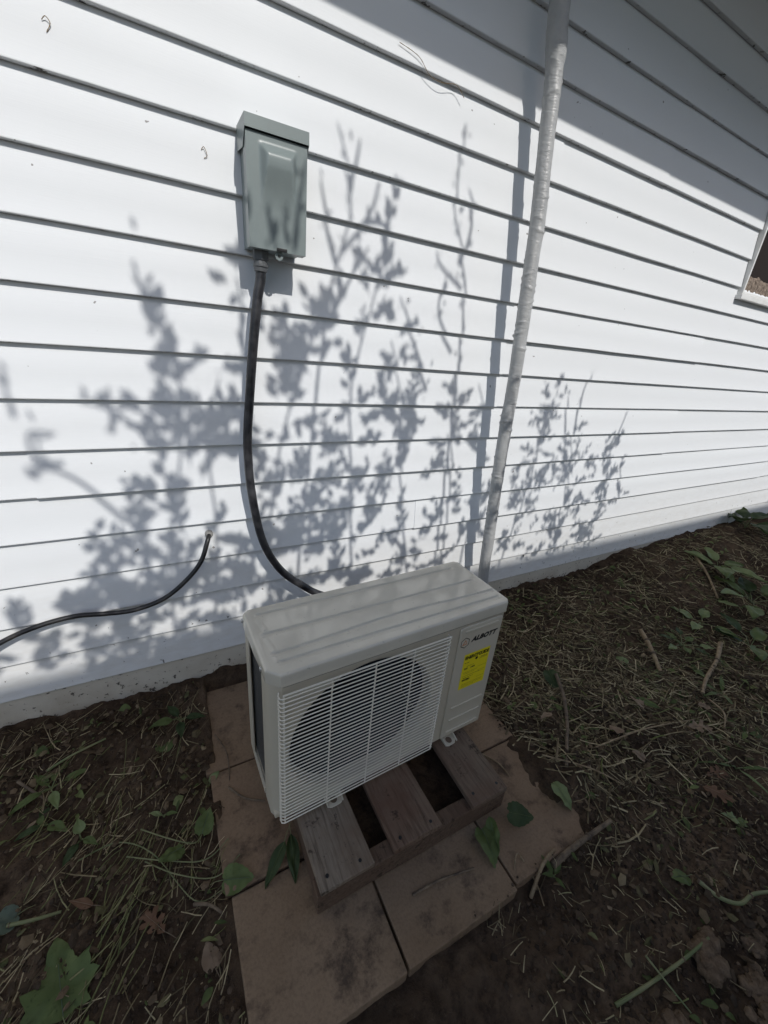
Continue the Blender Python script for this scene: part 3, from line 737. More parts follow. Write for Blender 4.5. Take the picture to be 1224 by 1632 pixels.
# ---------------------------------------------------------------- fallen leaves, stalks, weeds
def ovate(L, W, curl=.15, fold=.12, seed=0, tip=1.0, nl=12, nw=4, wavy=.16):
    vs = []; fs = []
    for j in range(nl+1):
        t_ = j/nl; w = W*.5*math.sin(math.pi*min(1, t_**.75))**.85*(1-.25*t_*tip) if 0 < j < nl else .0008
        for i in range(-nw, nw+1):
            u = i/nw
            x = u*w*(1+.08*noise.noise(Vector((t_*6, seed, u > 0)))); z = fold*W*abs(u)**1.2*.5 - curl*L*(t_-.35)**2 + wavy*W*noise.noise(Vector((u*1.6, t_*4, seed)))
            vs.append((x, L*t_, z))
    n = 2*nw+1
    fs = [(j*n+i, j*n+i+1, (j+1)*n+i+1, (j+1)*n+i) for j in range(nl) for i in range(n-1)]
    b = MB(); b.add(vs, fs); return b
def lobed(L, outline, curl=.12, seed=0, wavy=.13):
    # outline: right half (x, y) from base to tip in units of length; mirrored with small differences
    fine = [outline[0]]
    for (a, c_) in zip(outline, outline[1:]):
        for k in (1, 2, 3):
            j_ = 0 if k == 3 else .014
            fine.append((max(0, a[0]+(c_[0]-a[0])*k/3+j_*math.sin(len(fine)*2.1+seed)), a[1]+(c_[1]-a[1])*k/3+j_*math.cos(len(fine)*1.7+seed)))
    fine[-1] = outline[-1]; outline = fine
    half = [(x*(1+.06*noise.noise(Vector((i*1.3, seed, 0)))), y_) for i, (x, y_) in enumerate(outline)]
    poly = half + [(-x*(1+.1*noise.noise(Vector((i*1.7, seed, 5)))), y_+.01*math.sin(i*2+seed)) for i, (x, y_) in list(enumerate(outline))[-2:0:-1]]
    n = len(poly); vs = []; cy = .42
    rings = (1.0, .72, .44, .18)
    for r in rings:
        for (x, y_) in poly:
            # shrink towards the midrib
            px = x*r; py = y_*r + (1-r)*(cy+.55*(y_-cy))
            z = -curl*(py-.4)**2 - curl*.6*px*px + wavy*noise.noise(Vector((px*3.0, py*3.0, seed))) + .03*noise.noise(Vector((px*9, py*9, seed))) + (.35 if seed % 3 else -.2)*abs(px)**1.6 + (seed % 5-2)*.06*px
            vs.append((px*L, py*L, z*L))
    fs = [(k*n+i, k*n+(i+1) % n, (k+1)*n+(i+1) % n, (k+1)*n+i) for k in range(len(rings)-1) for i in range(n)]
    fs.append(tuple((len(rings)-1)*n+i for i in range(n)))
    b = MB(); b.add(vs, fs); return b
MAPLE = [(.0, .0), (.12, .03), (.30, -.02), (.27, .12), (.46, .24), (.36, .33), (.40, .52), (.24, .48), (.19, .62), (.13, .78), (.06, .9), (0, 1.0)]
OAK = [(.0, .0), (.05, .08), (.14, .16), (.08, .24), (.28, .36), (.25, .44), (.09, .42), (.1, .5), (.32, .66), (.25, .74), (.1, .66), (.09, .76), (.16, .9), (.06, .9), (0, 1.0)]
HEART = [(.0, .03), (.12, -.04), (.28, .02), (.38, .18), (.40, .36), (.34, .55), (.24, .72), (.12, .87), (0, 1.0)]
def lay(o, x, y_, rz, tilt=(0, 0), lift=.008):
    o.location = (x, y_, max(ground(x, y_, True), 0 if (.01 < x < .955 and -.985 < y_ < -.03) else -1) + lift); o.rotation_euler = (R(tilt[0]), R(tilt[1]), R(rz)); return o
def leaf(name, label, kind, L, mt, x, y_, rz, tilt=(0, 0), lift=.008, W=None, seed=0, stem=.4, cat='leaf', group=None, parent=None, curl=.15):
    b = ovate(L, W or L*.55, curl, seed=seed) if kind == 'ovate' else lobed(L, {'maple': MAPLE, 'oak': OAK, 'heart': HEART}[kind], curl, seed)
    o = b.build(name, M[mt], parent, smooth=True, angle=80)
    if stem:
        s = MB(); s.tube([(0, .02*L, .001), (.02*L, -stem*L*.5, .004), (.08*L, -stem*L, -.004)], [.0009, .0008, .0006], 6)
        s.build('leaf_stem', M['stalk'] if mt not in ('brown', 'tan') else M['twig'], o, smooth=True)
    rib = MB(); zc = lambda t_: (-curl*(t_-.35)**2*L if kind == 'ovate' else -curl*(t_-.4)**2*L) + .0012
    rib.tube([(0, L*t_, zc(t_)+ .0004) for t_ in (.02, .25, .5, .75, .95)], [.0006, .0005, .0004, .0003, .0002], 5)
    rib.build('midrib', M['greyg'] if mt in ('green', 'pale', 'greyg') else M['green'] if mt == 'deep' else M['tan'], o)
    if not parent: lay(o, x, y_, rz, tilt, lift); tag(o, label, cat, group)
    return o
G = 'fallen green leaves'; BR = 'fallen brown leaves'
leaf('fallen_leaf', 'large green maple-shaped leaf lying in the lower left corner', 'maple', .145, 'green', -.292, -.745, 12, (4, -6), .016, seed=1, stem=.15, group=G)
leaf('fallen_leaf', 'grey-green leaf cut by the left edge above the big maple leaf', 'heart', .07, 'greyg', -.40, -.53, 100, (6, 4), .012, seed=2, group=G)
leaf('fallen_leaf', 'small green leaf at the very bottom left corner', 'heart', .06, 'green', -.375, -.74, 70, (4, 4), .014, seed=3, group=G)
leaf('fallen_leaf', 'narrow green leaf on dark soil near the wall, left of the pavers', 'heart', .065, 'green', -.115, -.24, -15, (10, 12), .014, seed=4, group=G)
leaf('fallen_leaf', 'round green leaf against the left paver edge, upper of two', 'heart', .06, 'green', -.03, -.535, -30, (18, -8), .018, seed=5, group=G)
leaf('fallen_leaf', 'round green leaf left of the pavers, lower of two', 'heart', .058, 'green', -.075, -.545, 110, (15, 10), .016, seed=6, group=G)
leaf('fallen_leaf', 'folded green leaf lying over the left edge of the pavers', 'heart', .075, 'green', .005, -.66, 250, (10, 26), .022, seed=7, group=G)
leaf('fallen_leaf', 'dark pointed leaf leaning left in front of the pallet', 'ovate', .095, 'deep', .155, -.655, 128, (-20, 16), .030, W=.04, seed=8, group=G)
leaf('fallen_leaf', 'dark pointed leaf hanging beside the left pallet corner', 'ovate', .10, 'deep', .172, -.648, 178, (-22, -14), .036, W=.036, seed=9, group=G)
leaf('fallen_leaf', 'bright green leaf with a hole on the paver before the pallet', 'heart', .088, 'green', .645, -.845, 172, (-8, -26), .026, seed=10, stem=0, group=G, curl=.3)
leaf('fallen_leaf', 'curled green leaf leaning on the front of the pallet', 'ovate', .075, 'green', .675, -.838, 140, (-30, 48), .040, W=.04, seed=11, stem=0, group=G)
leaf('fallen_leaf', 'dark green leaf tucked against the right end of the pallet', 'heart', .075, 'deep', .735, -.85, 235, (-6, 22), .036, seed=12, stem=0, group=G)
leaf('fallen_leaf', 'bright pale green leaf on the soil right of the pallet', 'heart', .078, 'pale', .93, -.845, 188, (-16, -12), .020, seed=13, stem=0, group=G, curl=.35)
leaf('fallen_leaf', 'dark drooping leaf right of the unit on an uprooted weed', 'heart', .085, 'deep', 1.30, -.50, 160, (-20, 10), .040, seed=14, stem=.9, group=G)
leaf('fallen_leaf', 'dull green leaf half sunk in bare soil at lower right', 'heart', .05, 'green', 1.085, -1.16, 70, (6, 4), .016, seed=15, group=G)
leaf('fallen_leaf', 'small bright green leaf near the right edge below the oak leaves', 'maple', .045, 'pale', 1.39, -1.15, 40, (6, 4), .016, seed=16, group=G)
leaf('fallen_leaf', 'yellow-green shrivelled leaf in the straw right of the unit', 'ovate', .085, 'green', 1.56, -.73, 205, (8, 14), .018, W=.035, seed=17, group=G)
leaf('fallen_leaf', 'green leaf beside the chopped stalk in the straw', 'maple', .07, 'green', 2.02, -.74, 150, (6, -8), .016, seed=18, group=G)
leaf('fallen_leaf', 'small star-shaped green leaf left of the chopped stalk', 'maple', .06, 'pale', 1.70, -.60, 20, (4, 4), .018, seed=19, group=G)
leaf('fallen_leaf', 'single pale leaf lying on bare soil below the siding at right', 'ovate', .11, 'pale', 2.72, -.50, 200, (8, -6), .022, W=.055, seed=20, group=G)
leaf('fallen_leaf', 'large orange-brown oak leaf at right', 'oak', .085, 'brown', 1.405, -1.045, 205, (8, -6), .016, seed=21, group=BR)
leaf('fallen_leaf', 'curled brown oak leaf just above the orange one', 'oak', .08, 'brown', 1.475, -1.03, 250, (6, 12), .018, seed=22, group=BR)
leaf('fallen_leaf', 'spread brown oak leaf further back in the straw', 'oak', .095, 'tan', 1.60, -.90, 240, (4, 10), .018, seed=23, group=BR)
leaf('fallen_leaf', 'folded tan leaf in the straw right of the pavers', 'heart', .06, 'tan', 1.345, -.785, 130, (24, 16), .022, seed=24, group=BR)
leaf('fallen_leaf', 'small square-looking tan leaf below the folded tan one', 'heart', .045, 'tan', 1.335, -.905, 30, (14, -10), .018, seed=25, group=BR)
leaf('fallen_leaf', 'pale tan leaf scrap on straw beside the green shrivelled leaf', 'maple', .06, 'tan', 1.545, -.775, 10, (6, 6), .018, seed=26, group=BR)
leaf('fallen_leaf', 'round tan leaf near the pale bent straw at right', 'heart', .05, 'tan', 1.80, -.88, 70, (10, 8), .018, seed=27, group=BR)
leaf('fallen_leaf', 'ragged brown leaf among straw in the left foreground', 'oak', .075, 'brown', -.12, -.69, 40, (8, 8), .016, seed=28, group=BR)
leaf('fallen_leaf', 'reddish brown leaf above the big green maple leaf', 'ovate', .055, 'brown', -.262, -.575, 60, (12, 6), .016, W=.022, seed=29, group=BR)
leaf('fallen_leaf', 'torn tan leaf at the bottom edge beside the paver', 'heart', .05, 'tan', -.03, -.80, 15, (8, 8), .014, seed=30, group=BR)
leaf('fallen_leaf', 'dry tan leaf beside the right paver corner', 'ovate', .07, 'tan', 1.13, -.66, 100, (10, 20), .02, W=.03, seed=31, group=BR)

def stalk(name, label, pts, rad, mt, cat='stalk', group='chopped stalks and twigs', nodes=(), lift=None):
    base = Vector(pts[0]); base.z = 0
    P3 = []
    for (x, y_, h) in pts:
        onp = .01 < x < .955 and -.985 < y_ < -.03
        P3.append(Vector((x, y_, max(ground(x, y_), 0 if onp else -1) + rad + h)))
    q = spline(P3, 7); root = empty(name, P3[0])
    L_ = len(q); b = MB()
    b.tube([p-P3[0] for p in q], [rad*(1-.35*i/L_)*(1+.10*noise.noise(Vector((i*.6, rad*900, 0)))) for i in range(L_)], 9); b.build('stem', M[mt], root, smooth=True)
    for f in nodes:
        k = int(f*(L_-2)); d = (q[k+1]-q[k]).normalized()*rad*.5
        b = MB(); b.tube([q[k]-P3[0]-d, q[k]-P3[0], q[k]-P3[0]+d], [rad*.85, rad*1.22, rad*.85], 9); b.build('node', M['twig'], root, smooth=True)
    tag(root, label, cat, group); return root
stalk('cut_stalk', 'thick tan chopped stalk lying in the straw at right', [(1.985, -.485, .006), (1.91, -.575, .010), (1.83, -.68, .004)], .012, 'drystalk', nodes=(.45, .72))
stalk('cut_stalk', 'forked woody stick right of the chopped stalk', [(2.30, -.70, .02), (2.165, -.75, .012), (1.99, -.79, .008), (1.87, -.83, .004)], .010, 'drystalk', nodes=(.35,))
stalk('cut_stalk', 'broken stick with a pale end beside the right paver corner', [(.775, -.985, .004), (.87, -.985, .010), (.995, -.99, .012)], .0085, 'twig', nodes=(.3, .7))
stalk('cut_stalk', 'bent stalk, tan turning green, at the lower right edge', [(1.09, -1.18, .012), (1.106, -1.222, .008), (1.14, -1.252, .008), (1.19, -1.258, .014), (1.26, -1.28, .018), (1.34, -1.31, .02)], .0052, 'stalk', nodes=(.02, .6))
stalk('cut_stalk', 'long dull green stalk across bare soil at bottom right', [(.71, -1.215, .0), (.80, -1.23, .006), (.90, -1.243, .01), (.99, -1.25, .012)], .0042, 'stalk', nodes=(.7,))
stalk('cut_stalk', 'yellow-green straw crossing the long green stalk', [(.826, -1.20, .012), (.828, -1.245, .016), (.832, -1.295, .008)], .0022, 'stalk')
stalk('cut_stalk', 'thin pale stick on bare soil below the siding at right', [(2.99, -.215, .008), (2.87, -.35, .012), (2.75, -.485, .006)], .008, 'drystalk')
stalk('uprooted_stem', 'dark twisted root of the uprooted weed right of the unit', [(1.31, -.53, .03), (1.25, -.62, .022), (1.18, -.70, .014), (1.09, -.76, .016), (1.0, -.83, .006)], .0075, 'twig', 'root', nodes=(.5,))
stalk('cut_stalk', 'thin arched straw left of the oak leaves', [(.965, -.765, .004), (1.06, -.87, .018), (1.16, -.935, .006)], .0028, 'drystalk')
stalk('cut_stalk', 'long slender straw above the folded tan leaf', [(1.19, -.81, .006), (1.42, -.84, .014), (1.70, -.89, .01)], .003, 'drystalk')
stalk('twig', 'dark twig on the paver in front of the pallet', [(.403, -.881, 0), (.479, -.886, .003), (.575, -.903, .001)], .0035, 'twig', 'twig')
stalk('twig', 'short dark twig on the left paver beside the unit', [(.05, -.44, 0), (.085, -.49, .003), (.135, -.52, .001)], .003, 'twig', 'twig')
stalk('twig', 'thin twig curving over the upper left paver joint', [(.035, -.25, 0), (.06, -.33, .002), (.055, -.42, .001)], .002, 'twig', 'twig')
stalk('twig', 'pale sliver lying on the right paver by the pallet', [(.80, -.66, 0), (.83, -.71, .003), (.835, -.76, .001)], .0028, 'drystalk', 'twig')
stalk('twig', 'brown straw bent over the front right paver', [(.67, -.95, .0), (.70, -.93, .008), (.72, -.985, .004), (.70, -1.03, .004)], .0022, 'drystalk', 'twig')
stalk('cut_stalk', 'flat tan blade at the front edge of the right paver', [(.69, -1.0, .002), (.745, -.975, .006), (.80, -.965, .002)], .005, 'drystalk')
stalk('cut_stalk', 'upright tan straw standing by the bright pale leaf', [(.99, -.80, .0), (1.0, -.785, .04), (1.005, -.775, .075)], .004, 'drystalk')
stalk('cut_stalk', 'green stem with a pale knob in the upper left soil', [(-.40, -.20, .006), (-.34, -.19, .012), (-.26, -.17, .008)], .0035, 'stalk', nodes=(.05,))
stalk('cut_stalk', 'pale green stem at the left edge by the grey-green leaf', [(-.415, -.545, .01), (-.37, -.553, .012), (-.325, -.552, .004)], .0042, 'stalk', nodes=(.1,))
stalk('cut_stalk', 'grey broken stick beside the left paver edge', [(-.06, -.665, .004), (-.03, -.69, .008), (-.005, -.72, .004)], .0042, 'twig')
stalk('cut_stalk', 'grey straight stick near the left edge below the wall', [(-.46, -.21, .012), (-.42, -.25, .01), (-.385, -.285, .006)], .004, 'twig')
stalk('cut_stalk', 'white forked straw near the round tan leaf', [(1.86, -.86, .01), (1.80, -.93, .014), (1.73, -.965, .006)], .004, 'drystalk')
for i, (lab_, p) in enumerate([('wiry runner looping from the left soil onto the paver, lowest', [(-.16, -.53, .006), (-.09, -.60, .014), (-.01, -.64, .018), (.05, -.63, .016)]), ('wiry runner arching over the soil left of the pavers, middle', [(-.2, -.5, .006), (-.12, -.555, .02), (-.03, -.6, .024), (.03, -.58, .012)]), ('wiry runner leading to the two round green leaves', [(-.17, -.45, .004), (-.1, -.52, .02), (-.05, -.55, .02), (-.03, -.535, .016)]), ('long pale root trailing across dark soil at left', [(-.30, -.47, .004), (-.22, -.46, .01), (-.14, -.53, .012), (-.06, -.66, .012), (.0, -.67, .008)])]):
    stalk('runner', lab_, p, .0017, 'stalk', 'runner', 'runners left of the pavers')

def weed(label, x, y_, specs, stemh=.05, mt='green', cat='weed', group='cut weeds'):
    root = empty('weed_sprig', (x, y_, ground(x, y_)+.004)); tag(root, label, cat, group)
    for i, (ang, L, Wf, tilt, dist, mm) in enumerate(specs):
        b = ovate(L, L*Wf, .35, .18, seed=i+x*9); o = b.build('leaf', M[mm or mt], root, smooth=True, angle=80)
        a = R(ang); o.location = (-math.sin(a)*dist, math.cos(a)*dist, stemh*(.5+.5*((i*37) % 10)/10)); o.rotation_euler = (R(tilt), R(8*math.sin(i*3)), a)
        s = MB(); s.tube([(0, 0, 0), (o.location.x*.5, o.location.y*.5, o.location.z*.8), tuple(o.location)], [.0022, .0018, .0013], 6); s.build('stem', M['stalk'], root, smooth=True)
    return root
weed('dark leafy weed against the foundation at far right', 3.95, -.10, [(20, .2, .6, 20, .03, 'deep'), (80, .2, .6, 15, .05, 'deep'), (140, .22, .6, 5, .05, 'deep'), (200, .2, .6, 10, .05, 'deep'), (260, .22, .55, 10, .04, 'deep'), (320, .2, .6, 25, .04, 'deep')], .09, 'deep')
weed('pulled weed with broad pale leaves at right below the dark one', 3.05, -.33, [(30, .17, .6, 18, .03, 'pale'), (120, .2, .6, 10, .05, 'green'), (190, .18, .62, 5, .06, 'pale'), (250, .14, .6, 5, .05, 'green'), (330, .13, .6, 20, .03, 'pale')], .05)
weed('heap of cut green leaves at the right edge of the picture', 2.95, -.58, [(10, .17, .55, 20, .04, 'green'), (70, .15, .6, 15, .1, 'pale'), (110, .16, .6, 5, .14, 'green'), (160, .15, .55, 10, .1, 'deep'), (210, .16, .6, 5, .12, 'pale'), (260, .18, .6, 10, .08, 'green'), (310, .16, .6, 15, .06, 'deep'), (350, .14, .6, 25, .12, 'green')], .06)
weed('low dark cut weed below the heap at the right edge', 2.50, -.76, [(40, .14, .5, 15, .04, 'deep'), (120, .13, .55, 8, .06, 'green'), (200, .14, .5, 5, .05, 'deep'), (280, .15, .5, 10, .04, 'green'), (340, .13, .5, 15, .07, 'deep')], .05)
weed('pale sprig with paired leaves beside the thin stick at right', 2.42, -.56, [(20, .11, .6, 12, .04, 'pale'), (100, .1, .6, 8, .06, 'pale'), (190, .11, .6, 5, .06, 'green'), (290, .1, .6, 10, .05, 'pale')], .03)
weed('tiny green sprout at the front edge of the right paver', .768, -1.0, [(10, .045, .4, 35, .004, 'green'), (70, .035, .4, 25, .004, 'green'), (290, .04, .4, 25, .004, 'green'), (180, .03, .4, 20, .004, 'green')], .012)
weed('flattened green sprig near the wall at far left', -.385, -.25, [(40, .06, .4, 10, .01, 'green'), (120, .07, .4, 5, .02, 'green'), (200, .06, .45, 5, .02, 'pale'), (280, .06, .4, 10, .03, 'green'), (330, .05, .4, 10, .03, 'green')], .015)
weed('dark green sprig left of the pavers among straw', -.385, -.34, [(10, .05, .5, 12, .01, 'deep'), (110, .05, .5, 8, .01, 'deep'), (230, .06, .5, 8, .01, 'green')], .014)
weed('sprig with a round yellow-green bud in the left soil', -.30, -.42, [(150, .05, .5, 5, .01, 'deep'), (10, .035, .85, 30, .01, 'pale'), (230, .04, .5, 5, .01, 'green')], .018)
weed('small narrow leaf pair on dark soil left of the pavers', -.115, -.445, [(60, .035, .4, 12, .005, 'pale'), (250, .03, .4, 12, .005, 'green')], .012)
weed('little green leaf poking up at the left paver edge', .0, -.40, [(300, .035, .8, 30, .004, 'pale')], .012)
weed('shadowed weed near the wall just left of the pavers', -.06, -.16, [(30, .06, .5, 15, .01, 'deep'), (100, .07, .5, 10, .02, 'green'), (180, .06, .5, 5, .02, 'deep'), (250, .06, .5, 8, .02, 'deep')], .02, 'deep')
weed('grassy green sprig among straw at right', 1.98, -.86, [(30, .09, .22, 15, .01, 'green'), (80, .1, .2, 10, .02, 'green'), (140, .08, .22, 8, .01, 'pale'), (210, .1, .2, 8, .02, 'green'), (300, .09, .22, 14, .01, 'green')], .02)
weed('green clover-like patch behind the forked stick', 2.12, -.62, [(k*45, .06, .6, 10, .03+.02*(k % 3), ('green', 'deep', 'pale')[k % 3]) for k in range(8)], .03)
weed('loose green stems at the right edge above the small bright leaf', 1.62, -1.06, [(20, .11, .12, 12, .01, 'green'), (60, .12, .1, 8, .02, 'green'), (170, .1, .12, 6, .01, 'pale'), (240, .11, .12, 8, .02, 'green')], .015)

# dried tendrils and threads stuck to the siding
for lab_, P_ in (('thin dried tendril hanging under a board near the top middle of the wall', [(.64, -.004, 1.935), (.70, -.006, 1.925), (.74, -.004, 1.90), (.78, -.008, 1.895), (.83, -.005, 1.905), (.86, -.006, 1.885)]),
                 ('small brown curl of debris stuck on siding left of the grey box', [(.145, .004, 1.598), (.151, .001, 1.604), (.157, .0005, 1.589), (.150, .002, 1.583)]),
                 ('tiny dark seed husk on the siding in the top left corner', [(-.125, .004, 1.73), (-.118, .001, 1.736), (-.112, .002, 1.728), (-.12, .003, 1.714)])):
    b = MB(); q = spline(P_, 8); b.tube([Vector(p)-Vector(P_[0]) for p in q], [.0005+.0004*abs(math.sin(i*1.1)) for i in range(len(q))], 5)
    o = b.build('dried_tendril', M['drystalk'], None, smooth=True); o.location = P_[0]; tag(o, lab_, 'debris', 'debris stuck to the siding')

# soil clods in the near right corner
for i, (lab_, x, y_, s) in enumerate([('largest pale brown soil clod near the lower right corner', .955, -1.275, .042), ('knobbly soil clod at the bottom edge, left of the largest', .80, -1.30, .034), ('soil clod at the right edge below the bent stalk', 1.10, -1.305, .030), ('crumbled soil clod between the largest clod and the right edge', 1.02, -1.345, .034), ('soil clod in the very bottom right corner', .97, -1.40, .036)]):
    bm = bmesh.new(); rc = random.Random(40+i)
    for q_ in range(14):
        r_ = rc.uniform(.28, .62) if q_ else .75
        mt_ = Matrix.Translation((rc.gauss(0, .5), rc.gauss(0, .5), rc.uniform(-.1, .25)) if q_ else (0, 0, 0))
        ret = bmesh.ops.create_icosphere(bm, subdivisions=3, radius=r_, matrix=mt_)
        for v_ in ret['verts']:
            c0 = mt_.to_translation(); p = v_.co-c0; v_.co = c0 + p*(1+.45*noise.noise(p/r_*1.5+Vector((i*5, q_*3, 0)))+.22*noise.noise(p/r_*4+Vector((q_, i, 0)))+.1*noise.noise(p/r_*10))
    for v_ in bm.verts: v_.co.z *= .55
    bmesh.ops.scale(bm, vec=(s, s*.85, s), verts=bm.verts)
    me = bpy.data.meshes.new('soil_clod'); bm.to_mesh(me); bm.free(); me.materials.append(M['clod']); me.polygons.foreach_set('use_smooth', [True]*len(me.polygons))
    o = link('soil_clod', me); o.location = (x, y_, ground(x, y_)+s*.02); o.rotation_euler = (0, 0, i*1.3); tag(o, lab_, 'soil clod', 'soil clods')

# ---- uncountable litter
def on_pad(x, y_): return .005 < x < .962 and -.99 < y_ < -.02
def straws(name, n, mt, label, sampler, lr, rr, seed):
    rs = random.Random(seed); b = MB(); cnt = 0
    while cnt < n:
        x, y_, ang, keep = sampler(rs)
        if keep is False or y_ > -.01: continue
        if on_pad(x, y_) and rs.random() > .006: continue
        L = rs.uniform(*lr); r = rs.uniform(*rr); bend = rs.gauss(0, .1)
        z0 = max(ground(x, y_), .001 if on_pad(x, y_) else -1)
        pts = []; SS = (-1, -.35, .35, 1); kink = rs.gauss(0, .3) if rs.random() < .15 else 0
        for s in SS:
            off = bend*L*(s*s-.5)*.5 + (kink*L*.25*max(0, s))
            px = x+math.cos(ang)*L*.5*s - math.sin(ang)*off; py = min(0.0, y_+math.sin(ang)*L*.5*s + math.cos(ang)*off)
            pts.append([px, py, 0])
        g = [ground(p[0], p[1]) for p in pts]; gm = sum(g)/4; pil = rs.gauss(.002, .006); tl = rs.gauss(0, .005)
        for s, p, gg in zip(SS, pts, g): p[2] = max(gm*.45+gg*.55, .001 if on_pad(p[0], p[1]) else -1) + r + (abs(pil) if on_pad(p[0], p[1]) else pil) + tl*s
        flat = rs.uniform(.35, 1); vs = []
        for s, p in zip(SS, pts):
            k = 1 - .3*(s+1)/2; nx_, ny_ = -math.sin(ang), math.cos(ang)
            vs += [(p[0]+nx_*r*k, p[1]+ny_*r*k, p[2]), (p[0]-nx_*r*k, p[1]-ny_*r*k, p[2]), (p[0], p[1], p[2]+r*1.3*flat*k)]
        b.add(vs, [(3*q_+a_, 3*q_+(a_+1) % 3, 3*q_+3+(a_+1) % 3, 3*q_+3+a_) for q_ in range(3) for a_ in range(3)] + [(0, 2, 1), (9, 10, 11)]); cnt += 1
    me = bpy.data.meshes.new(name); me.from_pydata(b.v, [], b.f); me.materials.append(M[mt])
    return tag(link(name, me), label, 'straw', kind='stuff')
def s_right(rs):
    x = rs.uniform(.9, 4.2); y_ = -rs.uniform(.04, 1.05)
    d = .35 + 1.0*math.exp(-((x-1.35)/.45)**2-((y_+.55)/.28)**2) + .5*math.exp(-((x-1.9)/.5)**2-((y_+.85)/.2)**2) + .5*noise.noise(Vector((x*4, y_*4, 2)))
    if y_ < -.95-.1*x+.1: d *= .5
    return x, y_, rs.uniform(0, math.pi) if rs.random() < .6 else rs.gauss(-.5, .5), rs.random() < d*.8
straws('straw_litter', 9000, 'straw', 'tangled chopped dry straw covering the soil right of the unit', s_right, (.02, .11), (.0008, .003), 1)
def s_rfront(rs):
    x = rs.uniform(.55, 2.0); y_ = -rs.uniform(.85, 1.5); d = .4+.8*noise.noise(Vector((x*5, y_*5, 7)))
    return x, y_, rs.uniform(0, math.pi), rs.random() < d and not (x < 1.05 and y_ < -1.22 and rs.random() < .6)
straws('straw_scatter', 1500, 'straw', 'sparse bits of straw on bare soil in the right foreground', s_rfront, (.01, .05), (.0006, .0015), 2)
def s_left(rs):
    x = rs.uniform(-.75, .02); y_ = -rs.uniform(.03, .95); d = .45+.9*noise.noise(Vector((x*6, y_*5, 4)))
    return x, y_, rs.gauss(.95, .35) if rs.random() < .6 else rs.uniform(0, math.pi), rs.random() < d
straws('straw_left', 1500, 'straw', 'dull straw strewn over the soil left of the pavers', s_left, (.015, .09), (.0006, .0016), 3)
def s_lgreen(rs):
    c_ = rs.choice([(-.30, -.36), (-.17, -.60), (-.22, -.66), (-.15, -.52), (-.36, -.30)])
    return rs.gauss(c_[0], .06), rs.gauss(c_[1], .06), rs.gauss(.95, .25), True
straws('green_stem_litter', 150, 'gstraw', 'yellow-green cut stems lying in bundles on the left soil', s_lgreen, (.05, .14), (.0008, .0019), 4)
def s_rgreen(rs):
    x = rs.uniform(1.2, 3.4); y_ = -rs.uniform(.3, 1.1)
    return x, y_, rs.uniform(0, math.pi), rs.random() < .25+.9*noise.noise(Vector((x*3, y_*3, 12)))
straws('green_stem_scatter', 650, 'gstraw', 'green cut stems mixed into the straw at right', s_rgreen, (.03, .1), (.0008, .0019), 5)
rs = random.Random(9); b = MB(); cnt = 0
while cnt < 9000:
    x = rs.choice((rs.uniform(-.75, .0), rs.uniform(.6, 2.2), rs.uniform(.9, 4.0), rs.uniform(.9, 2.5))); y_ = -rs.uniform(.02, 1.5 if x < 1.6 else 1.1)
    if on_pad(x, y_) and rs.random() > .05: continue
    if rs.random() > .5+.9*noise.noise(Vector((x*4, y_*4, 21))): continue
    s = .0025+.014*rs.random()**2.2 if not on_pad(x, y_) else rs.uniform(.0015, .004); a = rs.uniform(0, 6.28); z = max(ground(x, y_), 0.003 if on_pad(x, y_) else -1)+.003+abs(rs.gauss(0, .005))
    e = rs.uniform(.35, .8); t1, t2 = rs.gauss(0, .35), rs.gauss(0, .35); vs = []
    for k in range(5):
        an = a+k*1.2566; r = s*rs.uniform(.7, 1.2); lx, ly = r*math.cos(k*1.2566), r*e*math.sin(k*1.2566)
        vs.append((x+lx*math.cos(a)-ly*math.sin(a), y_+lx*math.sin(a)+ly*math.cos(a), z+lx*t1+ly*t2))
    if on_pad(x, y_): vs = [(p[0], p[1], .0045+abs(p[2]-z)*.3) for p in vs]
    cxx = (x, y_, z+s*.25 if not on_pad(x, y_) else .007)
    b.add(vs+[cxx], [(k, (k+1) % 5, 5) for k in range(5)]); cnt += 1
me = bpy.data.meshes.new('leaf_litter'); me.from_pydata(b.v, [], b.f); me.materials.append(M['litter'])
tag(link('leaf_litter', me), 'crumbled brown leaf scraps scattered over the soil', 'leaf litter', kind='stuff')
rs = random.Random(77); b = MB(); cnt = 0
while cnt < 620:
    x = rs.choice((rs.uniform(-.7, 0), rs.uniform(1.1, 3.6), rs.uniform(1.3, 2.8), rs.uniform(.7, 2.0))); y_ = -rs.uniform(.05, 1.35 if x < 1.5 else 1.05)
    if on_pad(x, y_) or rs.random() > .3+1.3*noise.noise(Vector((x*3, y_*3, 33))): continue
    L = rs.uniform(.012, .042); W_ = L*rs.uniform(.25, .6); a = rs.uniform(0, 6.28); z = ground(x, y_)+rs.uniform(.004, .014); tl = rs.gauss(0, .3); rl = rs.gauss(0, .4); cu_ = rs.uniform(.2, .9); vs = []
    for j in range(6):
        t_ = j/5; w = W_*.5*(.05, .7, 1, .9, .55, .03)[j]
        for u in (-1, 0, 1):
            lx = L*(t_-.5); ly = u*w; lz = lx*tl+ly*rl-cu_*L*(t_-.5)**2+.35*abs(u)*w
            vs.append((x+lx*math.cos(a)-ly*math.sin(a), min(-.004, y_+lx*math.sin(a)+ly*math.cos(a)), z+lz))
    b.add(vs, [(j*3+i, j*3+i+1, j*3+i+4, j*3+i+3) for j in range(5) for i in range(2)]); cnt += 1
me = bpy.data.meshes.new('green_leaf_scraps'); me.from_pydata(b.v, [], b.f); me.materials.append(M['scrap']); me.polygons.foreach_set('use_smooth', [True]*len(me.polygons))
tag(link('green_leaf_scraps', me), 'small torn green leaves strewn through the straw', 'leaf litter', kind='stuff')
